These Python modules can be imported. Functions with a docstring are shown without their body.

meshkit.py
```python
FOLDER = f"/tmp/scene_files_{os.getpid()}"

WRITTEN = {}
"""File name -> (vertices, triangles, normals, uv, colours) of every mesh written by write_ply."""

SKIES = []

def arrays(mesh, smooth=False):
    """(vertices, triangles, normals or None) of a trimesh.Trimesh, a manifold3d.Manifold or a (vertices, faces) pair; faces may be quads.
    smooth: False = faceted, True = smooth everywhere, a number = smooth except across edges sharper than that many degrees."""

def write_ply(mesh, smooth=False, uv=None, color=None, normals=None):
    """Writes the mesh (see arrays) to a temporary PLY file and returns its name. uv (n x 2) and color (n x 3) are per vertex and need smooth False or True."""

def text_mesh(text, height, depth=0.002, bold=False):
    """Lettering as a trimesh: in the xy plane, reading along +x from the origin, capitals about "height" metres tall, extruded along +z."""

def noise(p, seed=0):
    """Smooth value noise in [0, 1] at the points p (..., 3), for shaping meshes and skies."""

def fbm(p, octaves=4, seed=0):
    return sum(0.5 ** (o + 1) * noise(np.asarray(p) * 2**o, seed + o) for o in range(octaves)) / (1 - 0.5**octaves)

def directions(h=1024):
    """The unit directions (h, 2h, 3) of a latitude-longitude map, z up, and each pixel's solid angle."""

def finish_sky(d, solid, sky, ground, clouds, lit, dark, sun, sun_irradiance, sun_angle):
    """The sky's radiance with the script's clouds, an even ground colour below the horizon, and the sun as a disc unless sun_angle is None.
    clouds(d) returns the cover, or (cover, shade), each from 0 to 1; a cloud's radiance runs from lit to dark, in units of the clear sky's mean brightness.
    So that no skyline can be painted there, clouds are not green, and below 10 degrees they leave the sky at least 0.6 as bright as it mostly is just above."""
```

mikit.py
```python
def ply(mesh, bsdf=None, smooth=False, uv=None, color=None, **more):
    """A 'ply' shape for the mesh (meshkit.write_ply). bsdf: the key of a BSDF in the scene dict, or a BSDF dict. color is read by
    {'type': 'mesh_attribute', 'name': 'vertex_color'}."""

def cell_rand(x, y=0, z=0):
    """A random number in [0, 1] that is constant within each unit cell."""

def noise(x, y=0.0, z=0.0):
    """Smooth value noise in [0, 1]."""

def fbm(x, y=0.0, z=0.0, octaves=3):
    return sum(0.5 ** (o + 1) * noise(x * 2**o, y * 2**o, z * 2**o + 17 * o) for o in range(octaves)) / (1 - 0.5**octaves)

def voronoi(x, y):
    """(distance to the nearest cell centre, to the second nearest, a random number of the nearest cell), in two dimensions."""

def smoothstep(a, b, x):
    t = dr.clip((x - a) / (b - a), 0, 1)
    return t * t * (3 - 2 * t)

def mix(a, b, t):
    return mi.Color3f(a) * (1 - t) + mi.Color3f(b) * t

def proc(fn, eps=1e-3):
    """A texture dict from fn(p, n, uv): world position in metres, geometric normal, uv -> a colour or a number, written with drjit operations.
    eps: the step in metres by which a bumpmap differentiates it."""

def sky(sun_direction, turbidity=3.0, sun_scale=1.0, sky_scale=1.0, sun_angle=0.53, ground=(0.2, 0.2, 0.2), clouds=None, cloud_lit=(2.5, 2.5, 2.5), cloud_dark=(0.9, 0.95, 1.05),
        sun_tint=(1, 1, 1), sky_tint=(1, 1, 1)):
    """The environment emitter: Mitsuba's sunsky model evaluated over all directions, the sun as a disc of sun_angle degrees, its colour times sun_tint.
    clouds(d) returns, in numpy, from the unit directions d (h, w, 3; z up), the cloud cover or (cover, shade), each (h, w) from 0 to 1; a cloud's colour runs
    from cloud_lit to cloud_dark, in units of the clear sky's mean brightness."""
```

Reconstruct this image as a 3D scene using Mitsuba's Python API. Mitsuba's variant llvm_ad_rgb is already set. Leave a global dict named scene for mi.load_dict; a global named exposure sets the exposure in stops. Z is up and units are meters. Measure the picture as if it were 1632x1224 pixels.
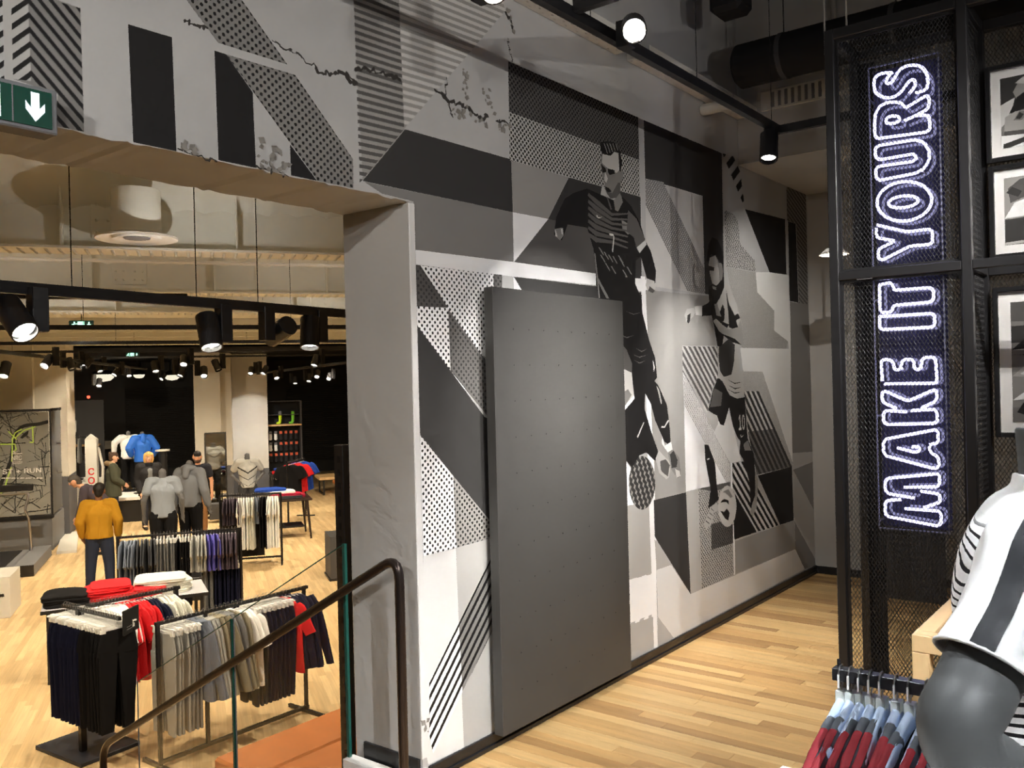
import math, random
import numpy as np, trimesh, mitsuba as mi, mikit, meshkit
from manifold3d import Manifold, CrossSection
from shapely.geometry import Polygon, MultiPolygon, LineString, Point, box as sbox
from shapely import affinity
from shapely.ops import unary_union
import drjit as dr
T4 = mi.ScalarTransform4f
rng = random.Random(7)
scene, labels = {}, {}
PI = math.pi
V = lambda *a: np.array(a, float)

# ---------------------------------------------------------------- camera, lights, exposure
CAM_R = np.array([[0.615852, -0.78748, -0.024548], [-0.016276, 0.018435, -0.999698], [0.787694, 0.616065, -0.001464]])
EYE = V(0, 0, 1.6)
scene['camera'] = {'type': 'perspective', 'fov': 60.47215, 'fov_axis': 'x', 'near_clip': 0.05, 'far_clip': 200.0,
                   'to_world': T4().look_at(origin=EYE.tolist(), target=(EYE + CAM_R[2]).tolist(), up=(-CAM_R[1]).tolist())}
LS = .25                                                           # all light is given at a quarter and exposed two stops up
exposure = 2.0
WARM, NEUT, COOL = (1.0, .86, .64), (1.0, .965, .92), (.93, .97, 1.0)
# the store's own frame: u runs to the right, w away from the opening
A32 = math.radians(32)
UD, WD = V(math.cos(A32), -math.sin(A32), 0), V(math.sin(A32), math.cos(A32), 0)
FL = -1.5                                                          # lower floor
def UW(u, w, z=FL): return UD*u + WD*w + V(0, 0, z)
# spot light: position, target, intensity, half angle, colour
def spot(pos, tgt, power, ang, col=NEUT, beam=.55):
    k = 'light_%03d' % sum(1 for q in scene if q.startswith('light_'))
    up = [1, 0, 0] if abs(pos[0]-tgt[0])+abs(pos[1]-tgt[1]) < .05 else [0, 0, 1]
    scene[k] = {'type': 'spot', 'to_world': T4().look_at(origin=list(map(float, pos)), target=list(map(float, tgt)), up=up),
                'intensity': {'type': 'rgb', 'value': [power*LS*c for c in col]}, 'cutoff_angle': float(ang), 'beam_width': float(ang*beam)}
# upper level: track spots aimed at the mural, the floor, the mannequin and the low rail
spot((3.3, .2, 2.92), (3.48, 2.4, 1.46), 105, 17.5, NEUT, .05)
spot((2.3, .4, 2.92), (2.70, 2.478, .66), 36, 23, NEUT, .25)
spot((4.8, 1.86, 2.8), (4.9, 2.3, .1), 24, 34, NEUT, .3)
spot((5.0, 1.5, 2.95), (6.2, 2.478, 1.9), 6, 28, NEUT, .5)
spot((3.34, 1.8, 2.88), (3.7, 1.9, 0.), 1.5, 45)
spot((.7, -1.4, 3.7), (1.85, .45, 1.1), 80, 22, COOL, .6)
spot((3.0, -.6, 3.7), (4.3, .8, 1.9), 14, 30)
spot((1.25, 1.25, 3.5), (1.95, .6, .8), 26, 17, COOL, .6)
for x, y, tx, tz, p in ((-.6, .3, 1.2, 2.7, 6), (1.0, -.6, 2.0, 2.7, 6.5), (2.3, -.9, 3.2, 2.75, 4.5), (3.2, -.9, 4.3, 2.7, 4)): spot((x, y, 2.9), (tx, 2.478, tz), p, 42, NEUT, .35)
spot((-1.2, 1.2, 2.9), (2.527, 2.68, 1.3), 15, 30, NEUT, .5)
spot((3.6, -.3, 2.9), (5.0, 2.478, 1.3), 17, 30, NEUT, .25)
# lower store: the spots of its ceiling tracks, aimed down
for u, w, tu, tw, p in ((-1.6, 6.2, -1.3, 7.6, 40), (.6, 6.4, .4, 7.6, 40), (-2.6, 9., -2.4, 10., 50), (-.2, 9.4, -.4, 9.8, 50), (2., 9., 1.8, 9.6, 50), (-1.8, 12.4, -1.6, 13.4, 55), (.4, 12.4, .2, 13.4, 55), (2.8, 12.6, 2.6, 14., 55), (-2.9, 16.5, -3., 17.6, 60), (-.6, 16.6, -.5, 17.6, 60), (1.8, 16.6, 2., 18., 60), (4.4, 17., 4.2, 19., 50), (-1.4, 20., -1.4, 22.8, 75), (.9, 20.6, .9, 21.6, 60), (3., 21.6, 3., 23.4, 60), (-3., 23., -2.8, 25., 45)):
    spot(UW(u, w, 2.1), UW(tu, tw, FL), p*.49, 62, WARM, .5)
spot(UW(1.5, 24.6, 1.7), UW(1.55, 26.4, .35), 16, 30, NEUT)
for u, w in ((-1.8, 9.0), (1.2, 9.0), (-1.5, 12.6), (1.8, 12.6), (0., 6.4)): spot(UW(u, w, 2.33), UW(u, w+.3, 3.6), 1.7, 84, NEUT, .5)

# ---------------------------------------------------------------- materials
def lin(c):
    c = np.array(c, float)/255
    return [float(x) for x in np.where(c <= .04045, c/12.92, ((c+.055)/1.055)**2.4)]
def mat(name, c, rough=.6, metal=0., spec=.4, two=True, **k):
    if not isinstance(c, dict): c = {'type': 'rgb', 'value': lin(c)}
    b = {'type': 'principled', 'base_color': c, 'roughness': rough, 'metallic': metal, 'specular': spec, **k}
    scene['mat_'+name] = {'type': 'twosided', 'bsdf': b} if two else b
    return 'mat_'+name
def bumped(name, c, tex, height, rough=.7, spec=.3, eps=2e-3):
    if not isinstance(c, dict): c = {'type': 'rgb', 'value': lin(c)}
    scene['mat_'+name] = {'type': 'twosided', 'bsdf': {'type': 'bumpmap', 'arbitrary': mikit.proc(tex, eps), 'scale': height,
                          'bsdf': {'type': 'principled', 'base_color': c, 'roughness': rough, 'specular': spec}}}
    return 'mat_'+name
def emit(r, w=0.): return {'emitter': {'type': 'area', 'sampling_weight': w, 'radiance': {'type': 'rgb', 'value': [q*LS for q in r]}}}
N_, F_, C3 = mikit.noise, mikit.fbm, mi.Color3f
def tone(rgb, amount, sx, sy=None, sz=None):
    a = lin(rgb); sy = sy or sx; sz = sz or sx
    return mikit.proc(lambda p, n, uv: C3(*a)*(1-amount + 2*amount*F_(p.x*sx, p.y*sy, p.z*sz)))
def plaster_bump(p, n, uv): return F_(p.x*22, p.y*22, p.z*22) + .35*N_(p.x*130, p.y*130, p.z*130)
PLASTER = bumped('plaster', tone((174, 173, 171), .10, 3.), plaster_bump, .0035)
JAMB = bumped('jamb', tone((168, 165, 160), .08, 2.5), plaster_bump, .003)
CEIL = mat('ceiling', tone((108, 106, 102), .18, 1.5), .9)
PAINT = {k: mat('paint_'+k, c, r, spec=.25) for k, c, r in (('K', (30, 29, 29), .6), ('D', (54, 53, 52), .65), ('D2', (84, 82, 80), .65), ('M3', (104, 102, 100), .65),
         ('M', (124, 122, 119), .65), ('M2', (146, 144, 140), .65), ('L', (172, 170, 166), .65), ('L2', (190, 188, 184), .65), ('W2', (214, 213, 210), .65), ('W', (238, 238, 237), .65))}
BLACK = mat('black_metal', (24, 24, 26), .38, 0., .5)
BLACKM = mat('black_matte', (22, 22, 24), .75)
STEEL = mat('dark_steel', (62, 62, 64), .32, .6)
BRONZE = mat('bronze', (74, 66, 62), .22, .85)
CHROME = mat('chrome', (200, 200, 205), .2, 1.)
WHITE = mat('white', (236, 235, 232), .5)
OFFW = mat('off_white', (205, 202, 194), .6)
GREYP = mat('grey_paint', (112, 113, 116), .6)
DGREY = mat('dark_grey', (66, 66, 68), .6)
WOOD = mat('pale_wood', tone((214, 178, 128), .12, 4., 30., 4.), .45)
CREAM = mat('cream_steel', tone((204, 203, 192), .06, 4.), .6)
def planks_far(p, n, uv):
    a, b = p.x*.848 - p.y*.53, p.x*.53 + p.y*.848
    row = dr.floor(a/.075)
    bl = b/.9 + mikit.cell_rand(row, 3)*7
    t = mikit.cell_rand(row, dr.floor(bl), 5)
    g = N_(a*90, b*5, 1)*.12 + .12*N_(a*25, b*2.2, 4)
    edge = mikit.smoothstep(0, .03, a/.075 - row)
    return mikit.mix(lin((198, 168, 122)), lin((220, 192, 146)), t)*(.82 + g)*(.8 + .2*edge)
FLOORL = mat('lower_floor', mikit.proc(planks_far), .38, spec=.4)
def grain(p, n, uv): return C3(*lin((188, 150, 98)))*(.86 + .16*N_(p.x*70, p.y*4, 1) + .12*N_(p.x*19, p.y*1.7, 7))
def grain2(p, n, uv): return C3(*lin((168, 130, 84)))*(.86 + .16*N_(p.x*70, p.y*4, 1) + .12*N_(p.x*19, p.y*1.7, 7))
def grain3(p, n, uv): return C3(*lin((200, 165, 112)))*(.86 + .16*N_(p.x*70, p.y*4, 1) + .12*N_(p.x*19, p.y*1.7, 7))
PLANK = [mat('plank_a', mikit.proc(grain), .42), mat('plank_b', mikit.proc(grain2), .42), mat('plank_c', mikit.proc(grain3), .42)]

# ---------------------------------------------------------------- naming
def uniq(k):
    def taken(q): return q in labels or q in scene or q in used
    if not taken(k): used.add(k); return k
    i = nxt.get(k, 1)
    while taken('%s_%03d' % (k, i)): i += 1
    nxt[k] = i+1
    k = '%s_%03d' % (k, i); used.add(k)
    return k
used, nxt = set(), {}
def thing(base, label, cat, group=None, kind=None):
    k = uniq(base); labels[k] = {'label': label, 'category': cat}
    if group: labels[k]['group'] = group
    if kind: labels[k]['kind'] = kind
    return k
def struct(base):
    k = uniq(base); labels[k] = {'kind': 'structure'}; return k
def put(key, mesh, m, smooth=False, T=None, **more):
    scene[key] = mikit.ply(mesh, m, smooth=smooth, **more)
    if T is not None: scene[key]['to_world'] = T4(np.asarray(T).tolist())
    return key
def part(parent, base, mesh, m, smooth=False, label=None, T=None, kind=None, **more):
    k = uniq(parent+'__'+base)
    put(k, mesh, m, smooth, T, **more)
    if label or kind: labels[k] = {}
    if label: labels[k]['label'] = label
    if kind: labels[k]['kind'] = kind
    return k
def solo(base, label, cat, mesh, m, smooth=False, group=None, T=None, kind=None):
    k = thing(base, label, cat, group, kind); put(k, mesh, m, smooth, T); return k
def reuse(parent, base, shape, T=None, m=None):
    k = uniq(parent+'__'+base); d = dict(shape)
    if m: d['bsdf'] = {'type': 'ref', 'id': m}
    if T is not None: d['to_world'] = T4(np.asarray(T).tolist())
    scene[k] = d; return k

# ---------------------------------------------------------------- meshes
def mesh(v, f): return trimesh.Trimesh(np.asarray(v, float), np.asarray(f, int), process=False)
def man(m): 
    q = m.to_mesh(); return mesh(q.vert_properties[:, :3], q.tri_verts)
def hull(pts): return man(Manifold.hull_points(np.asarray(pts, float)))
def box(x0, x1, y0, y1, z0, z1, b=0.):
    if b <= 0:
        v = [[x, y, z] for x in (x0, x1) for y in (y0, y1) for z in (z0, z1)]
        return mesh(v, [[0, 1, 3], [0, 3, 2], [4, 6, 7], [4, 7, 5], [0, 4, 5], [0, 5, 1], [2, 3, 7], [2, 7, 6], [0, 2, 6], [0, 6, 4], [1, 5, 7], [1, 7, 3]])
    P = []
    for x, sx in ((x0, 1), (x1, -1)):
        for y, sy in ((y0, 1), (y1, -1)):
            for z, sz in ((z0, 1), (z1, -1)): P += [[x+sx*b, y+sy*b, z], [x+sx*b, y, z+sz*b], [x, y+sy*b, z+sz*b]]
    return hull(P)
def cat(*ms): return trimesh.util.concatenate([m for q in ms for m in (q if isinstance(q, (list, tuple)) else [q])])
def tf(m, T):
    m = m.copy(); m.apply_transform(T); return m
def TR(x=0, y=0, z=0, rz=0., rx=0., ry=0., s=1.):
    M = np.eye(4); c, n = math.cos(rz), math.sin(rz)
    M[:3, :3] = np.array([[c, -n, 0], [n, c, 0], [0, 0, 1]])
    c, n = math.cos(ry), math.sin(ry); M[:3, :3] = M[:3, :3] @ np.array([[c, 0, n], [0, 1, 0], [-n, 0, c]])
    c, n = math.cos(rx), math.sin(rx); M[:3, :3] = M[:3, :3] @ np.array([[1, 0, 0], [0, c, -n], [0, n, c]]) * s
    M[:3, 3] = x, y, z
    return M
def frame(o, ex, ey, ez):
    M = np.eye(4); M[:3, 0], M[:3, 1], M[:3, 2], M[:3, 3] = ex, ey, ez, o; return M
def UWT(u, w, z=FL, rot=0.):                                        # local x = u, y = w, turned by rot
    o = UW(u, w, z); c, s = math.cos(rot), math.sin(rot)
    return frame(o, UD*c+WD*s, WD*c-UD*s, V(0, 0, 1))
def tube(path, r, n=8, closed=False, caps=True):
    p = np.asarray(path, float); L = len(p); rr = np.broadcast_to(r, (L,))
    t = (np.roll(p, -1, 0)-np.roll(p, 1, 0)) if closed else np.gradient(p, axis=0)
    t /= np.linalg.norm(t, axis=1, keepdims=True)+1e-12
    a = np.cross(t[0], [0, 0, 1.] if abs(t[0][2]) < .9 else [1., 0, 0]); A = []
    for k in range(L):
        a = a - t[k]*(a@t[k]); a /= np.linalg.norm(a)+1e-12; A.append(a)
    A = np.array(A); B = np.cross(t, A); g = np.arange(n)*2*PI/n
    v = p[:, None]+rr[:, None, None]*(np.cos(g)[None, :, None]*A[:, None]+np.sin(g)[None, :, None]*B[:, None])
    return skin(v, closed, caps)
def skin(rings, closed=False, caps=True):
    v = np.asarray(rings, float); L, n = v.shape[:2]; f = []
    for i in range(L if closed else L-1):
        j = (i+1) % L
        for k in range(n):
            q = (k+1) % n; f += [[i*n+k, i*n+q, j*n+q], [i*n+k, j*n+q, j*n+k]]
    v = v.reshape(-1, 3)
    if caps and not closed:
        c0, c1 = len(v), len(v)+1; v = np.vstack([v, v[:n].mean(0), v[(L-1)*n:L*n].mean(0)])
        for k in range(n): q = (k+1) % n; f += [[c0, q, k], [c1, (L-1)*n+k, (L-1)*n+q]]
    return mesh(v, f)
def bend(path, r=.03, n=5):                                          # rounds the corners of a polyline
    p = [np.asarray(q, float) for q in path]; out = [p[0]]
    for a, b, c in zip(p, p[1:], p[2:]):
        d0, d1 = a-b, c-b; k = min(r, np.linalg.norm(d0)*.45, np.linalg.norm(d1)*.45)
        s, e = b+d0/np.linalg.norm(d0)*k, b+d1/np.linalg.norm(d1)*k
        out += [(1-t)**2*s+2*t*(1-t)*b+t*t*e for t in np.linspace(0, 1, n)]
    return out+[p[-1]]
def cyl(x, y, z0, z1, r0, r1=None, n=20): return tube([[x, y, z0], [x, y, z1]], [r0, r0 if r1 is None else r1], n)
def lathe(prof, n=24):                                               # (r, z) pairs
    g = np.arange(n)*2*PI/n
    return skin([[[r*math.cos(a), r*math.sin(a), z] for a in g] for r, z in prof])
def bar(a, b, w, h=None, b0=0.):                                     # square bar between two points
    a, b = np.asarray(a, float), np.asarray(b, float); h = h or w; t = (b-a)/np.linalg.norm(b-a)
    s = np.cross(t, [0, 0, 1.] if abs(t[2]) < .95 else [1., 0, 0]); s /= np.linalg.norm(s); u = np.cross(s, t)
    return hull([q+s*x*w/2+u*y*h/2 for q in (a, b) for x in (-1, 1) for y in (-1, 1)])
def flat2(poly):
    vs, fs, k = [], [], 0
    for g in getattr(poly, 'geoms', [poly]):
        if g.is_empty or g.geom_type != 'Polygon' or g.area < 1e-9: continue
        v, f = trimesh.creation.triangulate_polygon(g, engine='earcut')
        v, f = np.asarray(v), np.asarray(f)
        a = v[f]; neg = np.cross(a[:, 1]-a[:, 0], a[:, 2]-a[:, 0]) < 0; f[neg] = f[neg][:, ::-1]
        vs.append(v); fs.append(f+k); k += len(v)
    return (np.vstack(vs), np.vstack(fs)) if vs else None
def on_plane(poly, o, ex, ey):
    r = flat2(poly)
    return None if r is None else mesh(np.asarray(o, float)+r[0][:, :1]*np.asarray(ex, float)+r[0][:, 1:2]*np.asarray(ey, float), r[1])
def extrude(poly, h, T=None):
    ms = [trimesh.creation.extrude_polygon(g, h, engine='earcut') for g in getattr(poly, 'geoms', [poly])]
    m = cat(ms); return m if T is None else tf(m, T)
def text_poly(s, height, bold=True):
    m = meshkit.text_mesh(s, height, .01, bold); f = m.faces; v = m.vertices
    keep = f[(np.abs(v[f][:, :, 2]).max(1) < 1e-6)]
    return unary_union([Polygon(v[t][:, :2]) for t in keep]).buffer(1e-5)

# ================================================================ upper level: setting
DW = 2.478
H_OPEN, X_JAMB, Y_BACK = 2.335, 2.527, 2.868
outline = Polygon([(-3, -1.6), (-3, 4.3), (7.2, 4.3), (7.2, -1.6), (X_JAMB, -1.6), (X_JAMB, H_OPEN), (-.75, H_OPEN), (-.75, -1.6)])
# the broken lower edge of the lintel
r_ = random.Random(3); edge = [(X_JAMB-.002, H_OPEN)]; x = X_JAMB
while x > -.7:
    edge.append((x, H_OPEN+r_.uniform(-.004, .006))); x -= r_.uniform(.02, .05)
outline = Polygon([(-3, -1.6), (-3, 4.3), (7.2, 4.3), (7.2, -1.6), (X_JAMB, -1.6)]+edge+[(-.75, H_OPEN), (-.75, -1.6)])
wm = struct('wall_mural')
put(wm, tf(extrude(outline, Y_BACK-DW), frame((0, Y_BACK, 0), (1, 0, 0), (0, 0, 1), (0, -1, 0))), PLASTER)
part(wm, 'jamb_face', box(X_JAMB-.004, X_JAMB, DW+.002, Y_BACK-.001, .1, H_OPEN-.002), JAMB, label='grey plastered end face of the opening')
part(wm, 'corner_bead', box(X_JAMB-.003, X_JAMB+.03, DW-.003, DW+.01, .1, H_OPEN-.005, .002), PAINT['W2'], label='pale strip along the jamb corner')
part(wm, 'jamb_base', box(X_JAMB-.016, X_JAMB, DW+.01, Y_BACK-.06, 0, .1, .002), BLACK)
# floor slab and built planks
fl = struct('floor')
put(fl, cat(box(-3, 7.2, -4, DW+.01, -.25, -.014), box(-.75, X_JAMB, DW+.01, DW+.12, -.25, -.014)), DGREY)
base_plank = mikit.ply(box(.0006, .0694, .0006, .9994, -.014, 0., .0012), PLANK[0])
pr = random.Random(11); nplank = 0; rest = [[], [], []]
for row in range(102):
    x = row*.07; top = DW-.004; L = .3+pr.random()*.7
    while top > -1.6:
        y0 = top-L; m_ = pr.choice([0, 0, 1, 2, 2])
        Tm = np.eye(4); Tm[1, 1] = top-y0; Tm[:3, 3] = x, y0, 0
        if 2.6 < x < 7.05 and top > .3+.16*x and nplank < 296: reuse(fl, 'plank', base_plank, Tm, PLANK[m_]); nplank += 1
        else: rest[m_].append(box(x+.0006, x+.0694, y0+.0006, top-.0006, -.014, 0.))
        top = y0; L = pr.choice([.45, .6, .75, .9, 1.1])
for m_, q in enumerate(rest):
    if q: part(fl, 'planks', cat(q), PLANK[m_], kind='stuff')
put(struct('ceiling'), box(-3, 7.2, -4, Y_BACK, 4.3, 4.4), CEIL)
put(struct('wall_back'), box(7.1, 7.25, -4, DW, -.2, 4.3), JAMB)
put(struct('wall_left'), box(-3.1, -3, -4, Y_BACK, -.2, 4.3), JAMB)
put(struct('wall_front'), box(-3, 7.2, -4.1, -4, -.2, 4.3), JAMB)
bb = struct('baseboard_mural')
put(bb, cat(box(X_JAMB+.03, 7.1, DW-.014, DW, 0, .063, .002), box(X_JAMB+.03, 7.1, DW-.022, DW, 0, .022, .003)), BLACK)
put(struct('baseboard_back'), cat(box(7.086, 7.1, -4, DW, 0, .06, .002)), BLACK)
# bulkhead over the far end, tray on its face
put(struct('trim_1'), box(5.76, 7.1, -.5, DW, 3.06, 4.3, .004), PLASTER)
# perforated cable trays
def tray(key, x0, x1, y0, y1, z, pitch=.05):
    holes = [affinity.scale(Point(a, b).buffer(.5, 3), .018, .009) for i, a in enumerate(np.arange(x0+.03, x1-.03, pitch)) for b in np.arange(y0+.025+(i % 2)*.012, y1-.015, .034)]
    p = sbox(x0, y0, x1, y1).difference(unary_union(holes))
    part(key, 'perforated_sheet', extrude(p, .002, TR(0, 0, z)), OFFW)
    part(key, 'side_flange', cat(box(x0, x1, y0-.002, y0, z, z+.05), box(x0, x1, y1, y1+.002, z, z+.05)), OFFW)
for i, (a, b) in enumerate(((.2, 2.2), (2.22, 4.15), (4.27, 5.35), (5.38, 5.75))):
    k = thing('cable_tray', ('cream perforated cable tray along the wall top, ' + ('section over the opening', 'section beside the bright spotlight', 'section past the gap in the tray', 'short last section before the bulkhead')[i]), 'cable tray', 'perforated trays above the mural')
    tray(k, a, b, 2.33, DW-.006, 3.375)
for i, (a, b) in enumerate(((1.35, 1.78), (1.86, 2.3))):
    k = thing('vent_grille', 'pale slotted grille on the bulkhead, ' + ('nearer the dark frame', 'nearer the mural wall')[i], 'grille')
    part(k, 'plate', box(5.745, 5.76, a, b, 3.39, 3.52, .003), OFFW)
    for j in range(int((b-a)/.045)-1): part(k, 'slot', box(5.742, 5.746, a+.03+j*.045, a+.05+j*.045, 3.405, 3.505), GREYP)
# ducts and hangers up in the dark
k = thing('air_duct', 'thick dark round duct hanging under the ceiling right of the track', 'duct')
def xcyl(p, q, r, n=24): return tube([p, q], r, n)
part(k, 'pipe', tube([[5.3, 2.27, 3.56], [5.3, 2.25, 3.56], [5.3, .3, 3.56]], [.11, .135, .135], 28), BLACKM, 30)
for y in (1.95, 1.3): part(k, 'strap', tube([[5.3, y, 3.56], [5.3, y+.03, 3.56]], .139, 28), DGREY, 30); part(k, 'hanging_strap', cyl(5.3, y+.015, 3.69, 4.3, .004, n=6), DGREY)
k = thing('pipe', 'long pale grey pipe crossing under the dark ceiling', 'pipe')
put(k, tube([[4.6, 2.45, 3.98], [4.7, -.6, 3.98]], .06, 14), JAMB, 30)
k = thing('speaker', 'dark rounded box hanging at the top edge beside the bright spotlight', 'speaker')
part(k, 'body', box(4.8, 5.0, 2.03, 2.23, 3.73, 3.98, .03), BLACKM); part(k, 'bracket', box(4.88, 4.92, 2.1, 2.14, 3.98, 4.3), BLACK)
for i, (x, y) in enumerate(((5.2, 1.62), (5.2, 1.5))):
    solo('hanging_rod', 'thin pale vertical rod in front of the dark duct, ' + ('left of the pair', 'right of the pair')[i], 'rod', cyl(x-.2, y, 3.4, 4.3, .005, n=6), OFFW)
solo('conduit', 'short pale tube sticking out of the mural wall under the cable tray', 'tube', tube([[5.2, 2.47, 3.31], [5.2, 2.25, 3.31]], .035, 14), OFFW, 30)
k = thing('wall_bracket_pipe', 'vertical grey conduit on the bulkhead face behind the hanging spotlight', 'conduit')
put(k, tube([[5.74, 1.8, 3.06], [5.74, 1.8, 4.3]], .02, 10), JAMB, 30)

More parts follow.
